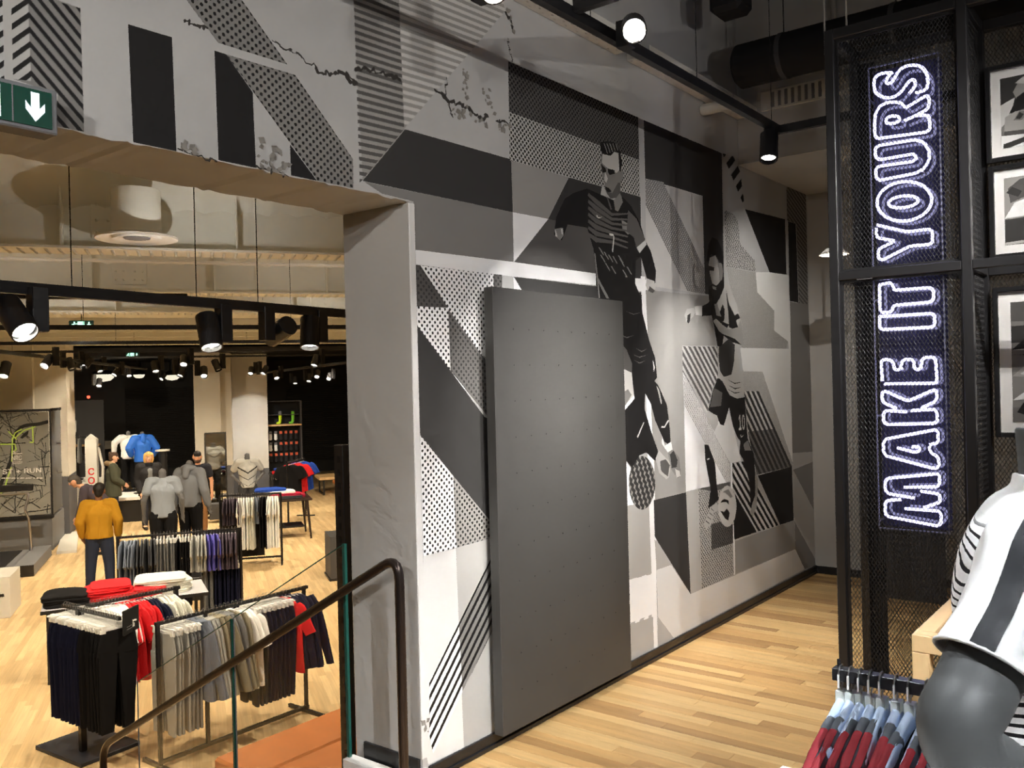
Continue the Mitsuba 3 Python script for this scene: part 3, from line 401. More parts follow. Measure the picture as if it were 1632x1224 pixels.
# emergency exit sign on the lintel
ex = thing('exit_sign', 'green exit box sign with running figure and down arrow on the lintel', 'exit sign')
SX0, SX1, SZ0, SZ1, SK = .8235, 1.12, 2.306, 2.402, .55
part(ex, 'housing', box(SX0, SX1, DW-.075, DW, SZ0-.012, SZ1+.012, .004), GREYP)
GREEN = mat('sign_green', (4, 62, 48), .35)
part(ex, 'green_panel', box(SX0+.006, SX1-.017, DW-.079, DW-.074, SZ0, SZ1), GREEN)
def sgn(P): return on_plane(P, (SX0, DW-.0802, SZ0), (SK, 0, 0), (0, 0, SK))
arrow = Polygon([(.43-.02, .16), (.43+.02, .16), (.43+.02, .085), (.475, .115), (.475, .075), (.43, .02), (.385, .075), (.385, .115), (.43-.02, .085)])
fig = unary_union([Point(.215, .14).buffer(.014), LineString([(.2, .12), (.19, .075)]).buffer(.014), LineString([(.19, .075), (.23, .055), (.235, .02)]).buffer(.008), LineString([(.188, .075), (.17, .04), (.14, .035)]).buffer(.008),
                   LineString([(.205, .115), (.235, .095), (.262, .1)]).buffer(.006), LineString([(.195, .115), (.165, .105), (.155, .08)]).buffer(.006)])
k = part(ex, 'lit_arrow', sgn(arrow), WHITE); scene[k].update(emit((.62, .9, 1.0)))
k = part(ex, 'lit_doorway', sgn(sbox(.12, .012, .275, .165).difference(fig)), WHITE); scene[k].update(emit((.5, .72, .8)))
part(ex, 'running_figure', sgn(fig), GREEN); part(ex, 'divider', box(SX0+.325*SK, SX0+.33*SK, DW-.081, DW-.078, SZ0, SZ1), GREYP)

# ================================================================ dark steel frame with mesh, neon sign and posters
NEON={'S':[(0,[1105,3011,1136,3018,1167,3019,1187,3005,1192,2977,1188,2940,1169,2917,1142,2901,1111,2895,1085,2902,1059,2925,1038,2952,1021,2961,1010,2950,1008,2931,1022,2910,1036,2898]),(0,[1009,2894,983,2895,959,2902,954,2929,958,2973,980,3010,1016,3026,1053,3028,1081,3013,1098,2984,1113,2965,1130,2963,1138,2979,1126,3000,1105,3013])],'R':[(0,[1051,2835,960,2874,950,2851,955,2810,1012,2789,1061,2776]),(0,[1012,2789,954,2781,950,2717,964,2705,1181,2716,1192,2731,1193,2787,1188,2837,1170,2866,1135,2877,1094,2872,1067,2856,1051,2835]),(1,[1141,2780,1140,2804,1116,2811,1085,2801,1079,2780,1103,2772])],'U':[(1,[1192,2673,1175,2682,1014,2679,975,2658,956,2615,957,2573,977,2541,1014,2524,1178,2517,1193,2534,1192,2574,1177,2584,1026,2580,1009,2594,1022,2615,1176,2614,1193,2633])],'O':[(1,[950,2399,952,2378,960,2357,974,2339,994,2325,1018,2315,1046,2309,1074,2310,1103,2315,1130,2326,1153,2341,1172,2360,1185,2381,1190,2404,1189,2426,1180,2447,1165,2466,1144,2480,1119,2490,1091,2494,1062,2493,1034,2487,1007,2476,985,2461,967,2442,956,2421]),(1,[1008,2399,1009,2392,1014,2386,1023,2381,1034,2377,1048,2374,1063,2373,1078,2373,1094,2375,1108,2378,1121,2383,1130,2388,1136,2395,1139,2401,1138,2408,1133,2414,1124,2419,1112,2424,1099,2426,1083,2428,1068,2427,1052,2425,1038,2422,1026,2417,1017,2412,1011,2406])],'Y':[(0,[1193,2307,1059,2258,966,2259,951,2248,951,2198,964,2188,1047,2191,1172,2138,1190,2148,1190,2192,1111,2222,1196,2247,1197,2293])],'T':[(0,[1189,2021,1143,2029,1127,2017,1125,1991,965,1990,952,1975,953,1936,967,1923,1127,1920,1134,1897,1146,1889,1185,1890]),(0,[1189,2021,1188,1896])],'I':[(1,[1185,1871,961,1871,950,1858,951,1819,963,1808,1183,1809,1192,1822,1191,1874])],'E':[(0,[1185,1565,1188,1613,1189,1657,1177,1667,1147,1664,1134,1648,1130,1620,1116,1614,1101,1621,1097,1652,1085,1664,1054,1663,1044,1652,1043,1623,1027,1612,1013,1622,1009,1659,995,1670,960,1670,950,1656,947,1585,947,1553,962,1550,1177,1551])],'K':[(0,[1124,1434,1179,1460,1189,1476,1188,1510,1174,1517,1074,1468,959,1521,948,1510,950,1475,960,1464,1016,1436]),(0,[1078,1418,1173,1424,1184,1410,1184,1370,1170,1358,962,1365,949,1377,950,1419,961,1430,1061,1424])],'A':[(0,[984,1267,955,1275,947,1287,948,1326,960,1336,1176,1289,1188,1271,1187,1223,1176,1209,970,1158,949,1163,945,1184,951,1214,982,1231,986,1261]),(0,[1126,1249,1045,1229,1027,1240,1031,1256,1061,1256])],'M':[(0,[1100,1064,959,1074,946,1086,945,1124,956,1134,1171,1103,1184,1087,1185,1047,1173,1031,1053,1016]),(0,[1113,1006,1174,998,1186,984,1187,933,1173,921,958,894,943,908,942,951,954,963,1100,964]),(0,[1029,1050,953,1042,944,1027,948,1003,1015,974])]}

FX, BX = 4.3, 4.68
YL0, YL1, YR0, YR1 = 1.355, 1.398, .778, .82                          # left and right posts
fr = thing('mesh_partition', 'tall dark steel frame with expanded mesh holding the white neon sign', 'partition')
def post(y0, y1, x0): part(fr, 'post', box(x0, x0+.045, y0, y1, 0, 3.262, .003), STEEL)
for x0 in (FX, BX): post(YL0, YL1, x0); post(YR0, YR1, x0); post(-.8, -.757, x0)
for x0 in (FX, BX):
    for z0, z1 in ((0, .045), (2.052, 2.094), (3.212, 3.262)):
        for a, b in ((YR1, YL0), (-.757, YR0)): part(fr, 'crossbar', box(x0+.001, x0+.044, a, b, z0, z1, .003), STEEL)
for y0, y1 in ((YL0, YL1), (YR0, YR1), (-.8, -.757)):
    for z0, z1 in ((0, .045), (2.052, 2.094), (3.212, 3.262)): part(fr, 'side_bar', box(FX+.045, BX, y0+.001, y1-.001, z0, z1, .003), STEEL)
MESHM = mat('mesh_metal', (48, 48, 49), .45, .3)
def expanded(o, ex, ez, W, H, a=.0175, b=.028, wd=.0034, dp=.003):
    """expanded metal: zigzag strands that touch"""
    o, ex, ez = map(lambda q: np.asarray(q, float), (o, ex, ez)); nn = np.cross(ex, ez); vs, fs, k = [], [], 0
    nz = int(H/(b/2)); zz = np.arange(nz+1)*(H/nz)
    for i in range(int(W/(a/2))):
        x = a/4+i*a/2+np.where((np.arange(nz+1)+i) % 2 == 0, -a/4, a/4)
        P = o+x[:, None]*ex+zz[:, None]*ez
        ring = np.stack([P-ex*wd/2, P+nn*dp/2*(1 if i % 2 else -1), P+ex*wd/2], 1).reshape(-1, 3)
        m = np.arange(nz)*3
        f = np.concatenate([np.stack([m+p, m+q, m+q+3], 1) for p, q in ((0, 1), (1, 2), (2, 0))]+[np.stack([m+p, m+q+3, m+p+3], 1) for p, q in ((0, 1), (1, 2), (2, 0))])
        vs.append(ring); fs.append(f+k); k += len(ring)
    return mesh(np.vstack(vs), np.vstack(fs))
def mesh_panel(x, y0, y1, z0, z1):
    part(fr, 'mesh_sheet', expanded((x, y1, z0), (0, -1, 0), (0, 0, 1), y1-y0, z1-z0), MESHM, kind='stuff')
for z0, z1 in ((.045, 2.052), (2.094, 3.212)):
    mesh_panel(FX+.03, YR1, YL0, z0, z1); mesh_panel(BX+.03, YR1, YL0, z0, z1); mesh_panel(BX+.03, -.757, YR0, z0, z1)
    part(fr, 'side_mesh', expanded((FX+.045, YR0+.02, z0), (1, 0, 0), (0, 0, 1), BX-FX-.045, z1-z0), MESHM, kind='stuff')
    for y0, y1 in ((YR1, YL0),):
        for a, b, c, d in ((y0, y0+.012, z0, z1), (y1-.012, y1, z0, z1), (y0, y1, z0, z0+.012), (y0, y1, z1-.012, z1)): part(fr, 'sheet_edge', box(FX+.022, FX+.036, a, b, c, d), STEEL)
part(fr, 'rear_sheet', box(BX+.035, BX+.04, YL0-.075, YL0, .05, 3.2), BLACKM, label='dark strip behind the mesh at the left post')
part(fr, 'shelf_back', box(BX+.035, BX+.04, 1.0, 1.28, .45, .9), DGREY)
# neon
ns = thing('neon_sign', 'white neon outline lettering reading MAKE IT YOURS upwards behind the mesh', 'neon sign')
NX = 4.372
scene['mat_neon'] = {'type': 'diffuse', 'reflectance': {'type': 'rgb', 'value': [.8, .8, .8]}}
NBACK = mat('neon_blue', (96, 92, 190), .35)
def smoothpath(c, closed):
    p = [V(NX, c[i]/1000, c[i+1]/1000) for i in range(0, len(c), 2)]
    if closed: p = p+[p[0], p[1]]
    q = bend(p, .016, 4)
    if closed: q = q[2:-1]+[q[2]] if False else q[1:]
    return q
for ch, runs in NEON.items():
    q = [smoothpath(c, cl) for cl, c in runs]
    key = part(ns, 'letter_'+ch.lower(), cat([tube(t, .0072, 8) for t in q]), 'mat_neon', True, label='white neon letter '+ch)
    scene[key].update(emit((3.6, 3.6, 6.2), .35))
    part(ns, 'tube_support', cat([tube([t[len(t)//3], t[len(t)//3]+V(.05, 0, 0)], .004, 6) for t in q]), OFFW)
part(ns, 'back_board', box(NX+.05, NX+.056, .905, 1.21, .868, 3.05, .002), mat('acrylic', (34, 33, 50), .08, spec=.9), label='dark glossy acrylic board')
for y in (.905, 1.21):
    for z in (.9, 1.4, 1.95, 2.3, 2.9): part(ns, 'stand_off', tube([[NX-.03, y, z], [NX+.05, y, z]], .006, 8), CHROME)
def strip(a, b): return bar(a, b, .006)
ED = mat('acrylic_edge', (120, 122, 150), .2, spec=.8)
part(ns, 'acrylic_edge', cat(strip((NX-.02, .905, .868), (NX-.02, .905, 3.05)), strip((NX-.02, 1.21, .868), (NX-.02, 1.21, 3.05)), strip((NX-.02, .905, 3.05), (NX-.02, 1.21, 3.05)), strip((NX-.02, .905, .868), (NX-.02, 1.21, .868))), ED)
tr = thing('power_supply', 'small bright metal bracket on the crossbar between the two words of neon', 'bracket')
put(tr, box(FX-.004, FX+.001, 1.2, 1.27, 2.046, 2.052), CHROME)
# ---------------------------------------------------------------- framed photographs
def rel(c, Y0, Y1, Z0, Z1, x):                                        # polygon in 0..100 of the picture's width and height
    return on_plane(Polygon([(Y0-(Y0-Y1)*a/100, Z0+(Z1-Z0)*b/100) for a, b in zip(c[::2], c[1::2])]).buffer(0), (x, 0, 0), (0, 1, 0), (0, 0, 1))
def flip(m):
    m = m.copy(); m.faces = m.faces[:, ::-1]; return m
POSTERS = [
 ('heads', 2.597, 3.004, .748, 'framed black and white photograph of footballers heads, topmost on the mesh', 'M', [
   ('D', (0, 62, 0, 100, 100, 100, 100, 50, 60, 58, 20, 60)), ('M2', (12, 78, 18, 92, 30, 95, 36, 84, 30, 66, 16, 64)), ('L2', (14, 90, 22, 97, 32, 94, 28, 86, 20, 88)), ('W2', (0, 62, 14, 70, 8, 40, 0, 30)),
   ('K', (8, 48, 16, 70, 34, 84, 60, 84, 76, 70, 74, 54, 50, 46, 24, 52)), ('W2', (26, 78, 36, 84, 52, 83, 46, 78)), ('L', (3, 24, 4, 44, 14, 50, 24, 50, 46, 48, 62, 44, 60, 34, 52, 30, 44, 22, 30, 16, 26, 22, 14, 22)), ('M', (12, 38, 18, 50, 26, 46, 20, 36)), ('D', (14, 40, 18, 48, 22, 44, 18, 38)), ('D2', (40, 36, 52, 40, 58, 36, 46, 32)), ('D2', (3, 24, 3, 18, 24, 16, 26, 22)),
   ('W', (0, 0, 0, 18, 26, 16, 40, 22, 56, 34, 100, 44, 100, 0)), ('D', (2, -2, 2, 6, 42, 18, 42, 12)), ('D2', (58, 0, 60, 22, 72, 34, 80, 20, 78, 0)), ('D2', (38, 2, 46, 6, 44, -2, 52, 2, 50, -4))]),
 ('legs', 2.145, 2.538, .742, 'framed black and white photograph of a bending player in a field, second from the top', 'M2', [
   ('D', (0, 0, 0, 38, 100, 44, 100, 0)), ('W', (0, 40, 10, 62, 30, 70, 100, 76, 100, 44, 30, 42)), ('D2', (6, 62, 4, 84, 16, 96, 40, 100, 70, 100, 76, 78, 50, 72, 44, 80, 34, 84, 30, 74)), ('D', (2, 78, 8, 86, 18, 78, 14, 70)), ('W', (24, 80, 34, 88, 36, 82, 28, 72)),
   ('M', (24, 74, 30, 64, 54, 60, 70, 68, 72, 78, 52, 76)), ('M', (50, 58, 72, 66, 66, 36, 46, 20, 44, 32)), ('K', (38, 22, 44, 34, 60, 34, 62, 20, 48, 16)), ('L', (0, 0, 100, 6, 100, 12, 0, 4)), ('D2', (20, 40, 23, 46, 26, 40))]),
 ('group', 1.310, 1.968, .737, 'framed black and white photograph of players on the grass, lowest and largest', 'M', [
   ('D2', (0, 84, 0, 100, 100, 100, 100, 78)), ('D', (0, 66, 0, 80, 100, 82, 100, 68)), ('M', (8, 78, 20, 88, 40, 92, 60, 90, 64, 78, 30, 74)), ('K', (28, 86, 40, 92, 60, 92, 56, 84)), ('M2', (0, 38, 10, 52, 40, 62, 100, 58, 100, 40, 60, 34)),
   ('W2', (0, 60, 20, 66, 50, 82, 100, 78, 100, 50, 60, 56)), ('K', (0, 60, 10, 74, 24, 80, 36, 74, 26, 64)), ('D', (0, 56, 30, 54, 80, 44, 100, 46, 100, 52, 50, 58)), ('L2', (4, 40, 12, 50, 40, 50, 60, 42, 56, 32, 24, 30)), ('D', (14, 34, 24, 38, 28, 30, 44, 34, 70, 40, 76, 32, 40, 24, 24, 24)), ('W2', (0, 18, 10, 30, 24, 34, 26, 26, 14, 20)),
   ('K', (28, 22, 40, 32, 80, 40, 100, 36, 100, 20, 60, 22)), ('W', (60, 26, 80, 34, 84, 28, 66, 22)), ('M3', (0, 0, 0, 12, 100, 18, 100, 0)), ('L', (40, 14, 44, 18, 100, 20, 100, 16)), ('K', (2, 8, 6, 18, 14, 14, 20, 2, 14, 2)), ('W2', (6, 14, 14, 16, 12, 10))])]
for nm, z0, z1, yl, lab, bg, polys in POSTERS:
    k = thing('poster_frame', lab, 'framed picture'); wd = (z1-z0)*1.25 if nm != 'group' else .95; yr = yl-wd; px = BX-.012
    for a, b, c, d in ((yl, yl+.022, z0-.022, z1+.022), (yr-.022, yr, z0-.022, z1+.022), (yr, yl, z0-.022, z0), (yr, yl, z1, z1+.022)): part(k, 'frame_bar', box(px-.02, px+.012, a, b, c, d, .002), BLACK)
    part(k, 'mat_board', box(px, px+.004, yr, yl, z0, z1), WHITE, label='white mount')
    i = .04 if nm != 'group' else .05; Y0, Y1, Z0, Z1 = yl-i, yr+i, z0+i, z1-i
    part(k, 'photo_ground', flip(rel((0, 0, 0, 100, 100, 100, 100, 0), Y0, Y1, Z0, Z1, px-.0005)), PAINT[bg])
    for j, (t, c) in enumerate(polys):
        P = Polygon([(Y0-(Y0-Y1)*a/100, Z0+(Z1-Z0)*b/100) for a, b in zip(c[::2], c[1::2])]).buffer(0).intersection(sbox(Y1, Z0, Y0, Z1))
        m = on_plane(P, (px-.0008-.0002*j, 0, 0), (0, 1, 0), (0, 0, 1))
        if m is not None: part(k, 'photo_area', flip(m), PAINT[t])
# ---------------------------------------------------------------- mannequin in the white striped jersey
RT, DP = V(.616, -.787, 0), V(.787, .616, 0)                          # right and away, as seen
MC = V(1.869, .214, 0)
MS = .92
mq = thing('mannequin', 'grey headless mannequin in a white black striped jersey, hand on hip, at the right edge', 'mannequin')
SKINM = mat('mannequin_grey', (66, 67, 67), .5, spec=.25)
def ell_ring(c, rx, ry, z, tilt=0., n=40, pw=2.3):
    g = np.arange(n)*2*PI/n; cx, sy = np.cos(g), np.sin(g)
    a = np.sign(cx)*np.abs(cx)**(2/pw)*rx*MS; b = np.sign(sy)*np.abs(sy)**(2/pw)*ry*MS
    return V(*c[:2], 0)+a[:, None]*RT+b[:, None]*DP+np.stack([0*g, 0*g, z+tilt*a], 1)
def off(a, b): return MC+RT*a*MS+DP*b*MS
torso = [(.0, .0, .155, .17, .80), (.0, 0, .15, .165, .92), (.0, 0, .148, .165, 1.0), (-.005, 0, .158, .175, 1.08), (-.01, .0, .166, .187, 1.15), (-.008, 0, .158, .2, 1.21), (-.002, 0, .138, .205, 1.27), (.004, 0, .112, .2, 1.318), (.01, 0, .092, .17, 1.348), (.012, 0, .078, .11, 1.372), (.012, 0, .071, .078, 1.392)]
rings = [ell_ring(off(a, b), rx, ry, z, -.12 if z > 1.33 else 0) for a, b, rx, ry, z in torso]
def dense(rs, k=4):
    out = []
    for i in range(len(rs)-1):
        p0, p1, p2, p3 = rs[max(i-1, 0)], rs[i], rs[i+1], rs[min(i+2, len(rs)-1)]
        for t in np.linspace(0, 1, k, endpoint=False): out.append(.5*((2*p1)+(-p0+p2)*t+(2*p0-5*p1+4*p2-p3)*t*t+(-p0+3*p1-3*p2+p3)*t**3))
    return out+[rs[-1]]
def wrinkle(rs, amp, f, seed):
    out = []
    for r in rs:
        c = r.mean(0); d = r-c; d[:, 2] = 0; d /= np.linalg.norm(d, axis=1, keepdims=True)+1e-9
        out.append(r+d*(amp*(meshkit.fbm(r*f, 3, seed)-.5))[:, None])
    return out
def zebra(p, n, uv):
    a = (p.x-1.869)*.616-(p.y-.214)*.787; b = (p.x-1.869)*.787+(p.y-.214)*.616
    z = p.z + .32*dr.abs(a+.03) + .10*F_(p.x*5, p.y*5, p.z*5)
    f = dr.abs(dr.sin(z*180 + 4*N_(p.x*9, p.y*9, p.z*9)))
    low = mikit.smoothstep(1.12, 1.06, p.z)
    side = mikit.smoothstep(.04, .08, -a)
    on = dr.maximum(low, side)*mikit.smoothstep(1.33, 1.30, p.z)
    t = mikit.smoothstep(.50, .42, f - .10*low)*on
    return mikit.mix(lin((240, 240, 240)), lin((26, 26, 28)), t)
ZEB = mat('zebra_jersey', mikit.proc(zebra), .75, spec=.2)
JW = mat('jersey_white', (240, 240, 239), .75, spec=.2); JB = mat('jersey_black', (30, 31, 34), .6, spec=.3)
part(mq, 'jersey', skin(wrinkle(dense(rings, 5), .012, 9, 3)), ZEB, True, label='white jersey with black zebra stripes')
part(mq, 'neck', skin(dense([ell_ring(off(.012, 0), .069, .072, 1.36, -.12), ell_ring(off(.01, 0), .064, .068, 1.39, -.14), ell_ring(off(.005, 0), .062, .066, 1.44, -.18), ell_ring(off(.0, 0), .060, .064, 1.478, -.24), ell_ring(off(.0, 0), .052, .056, 1.482, -.24)], 3)), SKINM, True)
part(mq, 'collar', skin(dense([ell_ring(off(.012, 0), .080, .090, 1.366, -.12), ell_ring(off(.012, 0), .076, .082, 1.398, -.13), ell_ring(off(.012, 0), .069, .075, 1.40, -.13)], 2), caps=False), JW, True)
def limb(pts, rad, n=28, k=6, flat=1.): 
    P = [np.asarray(p, float) for p in pts]; Q, R_ = [], []
    for i in range(len(P)-1):
        p0, p1, p2, p3 = P[max(i-1, 0)], P[i], P[i+1], P[min(i+2, len(P)-1)]
        for t in np.linspace(0, 1, k, endpoint=False):
            Q.append(.5*((2*p1)+(-p0+p2)*t+(2*p0-5*p1+4*p2-p3)*t*t+(-p0+3*p1-3*p2+p3)*t**3)); R_.append(rad[i]+(rad[i+1]-rad[i])*t)
    Q.append(P[-1]); R_.append(rad[-1]); return tube(Q, R_, n)
def scr(x, y, Z): 
    d = np.array([(x-816)/1400., (y-612)/1400., 1.])@CAM_R; return EYE+d*Z

shoulder, elbow, wrist = scr(1652, 885, 1.47), scr(1514, 1182, 1.38), scr(1705, 1290, 1.43)
sA = [shoulder, shoulder*.62+elbow*.38, shoulder*.25+elbow*.75, elbow+V(.012, -.01, .03), elbow+V(.02, -.02, -.02), elbow*.62+wrist*.38, wrist]
part(mq, 'arm', limb(sA, [.060, .062, .062, .061, .060, .053, .034], 32), SKINM, True)
# hand on the hip: palm, four fingers and thumb
def fingers(base, axis, side, palmn, s=1.):
    ms = [hull([base+axis*a+side*b+palmn*c for a in (0, .085*s) for b in (-.036*s, .036*s) for c in (-.012*s, .012*s)])]
    for i, (b, L) in enumerate(((-.03, .07), (-.01, .078), (.01, .074), (.03, .058))):
        p = base+axis*.08*s+side*b*s; ms.append(tube([p, p+axis*L*.5*s-palmn*.012*s, p+axis*L*s-palmn*.04*s], [.0095*s, .009*s, .007*s], 8))
    p = base+axis*.02*s-side*.036*s; ms.append(tube([p, p-side*.03*s+axis*.02*s, p-side*.04*s+axis*.055*s], [.012*s, .011*s, .008*s], 8))
    return cat(ms)
hx = (MC+V(0, 0, .86)-wrist); hx /= np.linalg.norm(hx)
part(mq, 'hand', fingers(wrist, hx*.3+RT*.7+V(0, 0, -.3), V(0, 0, -1.), DP), SKINM, 40)
# sleeve with its black band, cut along the arm
def sleeve_rings(o=0.):
    ax = elbow-shoulder; ax /= np.linalg.norm(ax); s0 = np.cross(ax, [0, 0, 1.]); s0 /= np.linalg.norm(s0); u0 = np.cross(s0, ax); out = []
    for t, r in ((-.105, .03), (-.085, .055), (-.04, .076), (.02, .080), (.09, .076), (.15, .075), (.208, .078)):
        c = shoulder+ax*t+V(0, 0, .012 if t < .05 else 0)-DP*.0+(MC+V(0, 0, 1.27)-shoulder)*(.55 if t < -.1 else .35 if t < -.05 else .15 if t < 0 else 0)
        g = np.arange(48)*2*PI/48; out.append(c+(r+o)*(np.cos(g)[:, None]*s0+np.sin(g)[:, None]*u0))
    return wrinkle(dense(out, 5), .014, 14, 8)
sl = sleeve_rings(); part(mq, 'sleeve', skin(sl, caps=False), JW, True)
cen = [r.mean(0) for r in sl]
def band(rs, lo, hi, o, i0, i1):                                      # the part of the sleeve whose direction looks between two bearings
    out = []
    for j in range(i0, i1):
        r = rs[j]; c = r.mean(0); d = r-c; a = np.arctan2(d@RT, -(d@DP)); s = np.argsort(a); aa, rr = a[s], r[s]
        q = np.linspace(lo, hi, 12); P = np.stack([np.interp(q, aa, rr[:, k]) for k in range(3)], 1); n_ = P-c; n_ /= np.linalg.norm(n_, axis=1, keepdims=True); out.append(P+n_*o)
    v = np.array(out); L, n = v.shape[:2]; f = []
    for i in range(L-1):
        for k in range(n-1): f += [[i*n+k, (i+1)*n+k, (i+1)*n+k+1], [i*n+k, (i+1)*n+k+1, i*n+k+1]]
    return mesh(v.reshape(-1, 3), f)
part(mq, 'sleeve_band', band(sl, -.86, -.32, .0025, 3, len(sl)), JB, True, label='broad black band down the sleeve')
part(mq, 'sleeve_hem', tube(list(sl[-1][::2])+[sl[-1][0]], .004, 6), JW, True)
# the rest of the figure, mostly outside the frame
for s in (-1, 1): part(mq, 'leg', limb([off(0, s*.085)+V(0, 0, .84), off(0, s*.09)+V(0, 0, .46), off(0, s*.1)+V(0, 0, .06)], [.085, .06, .045], 20), SKINM, True)
part(mq, 'shorts', skin(dense([ell_ring(off(0, 0), .16, .19, .55), ell_ring(off(0, 0), .165, .185, .7), ell_ring(off(0, 0), .15, .165, .83)], 4)), JB, True)
sh2 = off(.085, .16)+V(0, 0, 1.25)
part(mq, 'arm', limb([sh2, sh2+V(.05, .05, -.3), sh2+V(.06, .0, -.55)], [.06, .05, .035]), SKINM, True)
part(mq, 'sleeve', limb([sh2-DP*.06+V(0, 0, .03), sh2+V(.01, .01, -.04), sh2+V(.04, .04, -.24)], [.06, .088, .09]), JW, True)
part(mq, 'base', lathe([(.001, 0), (.2, 0), (.2, .012), (.001, .012)]), STEEL, True, T=TR(MC[0], MC[1], 0))
# ---------------------------------------------------------------- low rail with grey and red jackets
rk = thing('clothes_rail', 'square dark clothes rail beside the mannequin, at the lower right', 'clothes rail')
RZ, RX = .918, 2.03
part(rk, 'rail_bar', box(RX-.014, RX+.014, (.395), .672, RZ-.014, RZ+.014, .0015), STEEL)
part(rk, 'end_pin', cyl(RX+.006, .662, RZ+.01, RZ+.03, .004, n=8), BLACK)
for y in (.41,): part(rk, 'upright', box(RX+.02, RX+.05, y-.014, y+.014, 0, RZ+.014, .002), STEEL)
part(rk, 'foot', box(RX-.2, RX+.25, .39, .43, 0, .03, .002), STEEL); part(rk, 'foot', box(RX+.02, RX+.05, .43, .66, 0, .03, .002), STEEL)
Z0_ = V(0, 0, 1.)
HB = mat('hanger_plastic', (188, 204, 228), .18, spec=.6); HT = mat('size_cube', (232, 238, 232), .3)
JG = bumped('jacket_grey', tone((74, 78, 84), .18, 20.), lambda p, n, uv: F_(p.x*38, p.y*60, p.z*26), .006, .8); JR = mat('jacket_red', tone((128, 42, 48), .35, 14.), .75, spec=.2)
def superring(c, ex, ey, a, b, n=20, pw=2.6):
    g = np.arange(n)*2*PI/n; return c+(np.sign(np.cos(g))*np.abs(np.cos(g))**(2/pw)*a)[:, None]*ex+(np.sign(np.sin(g))*np.abs(np.sin(g))**(2/pw)*b)[:, None]*ey
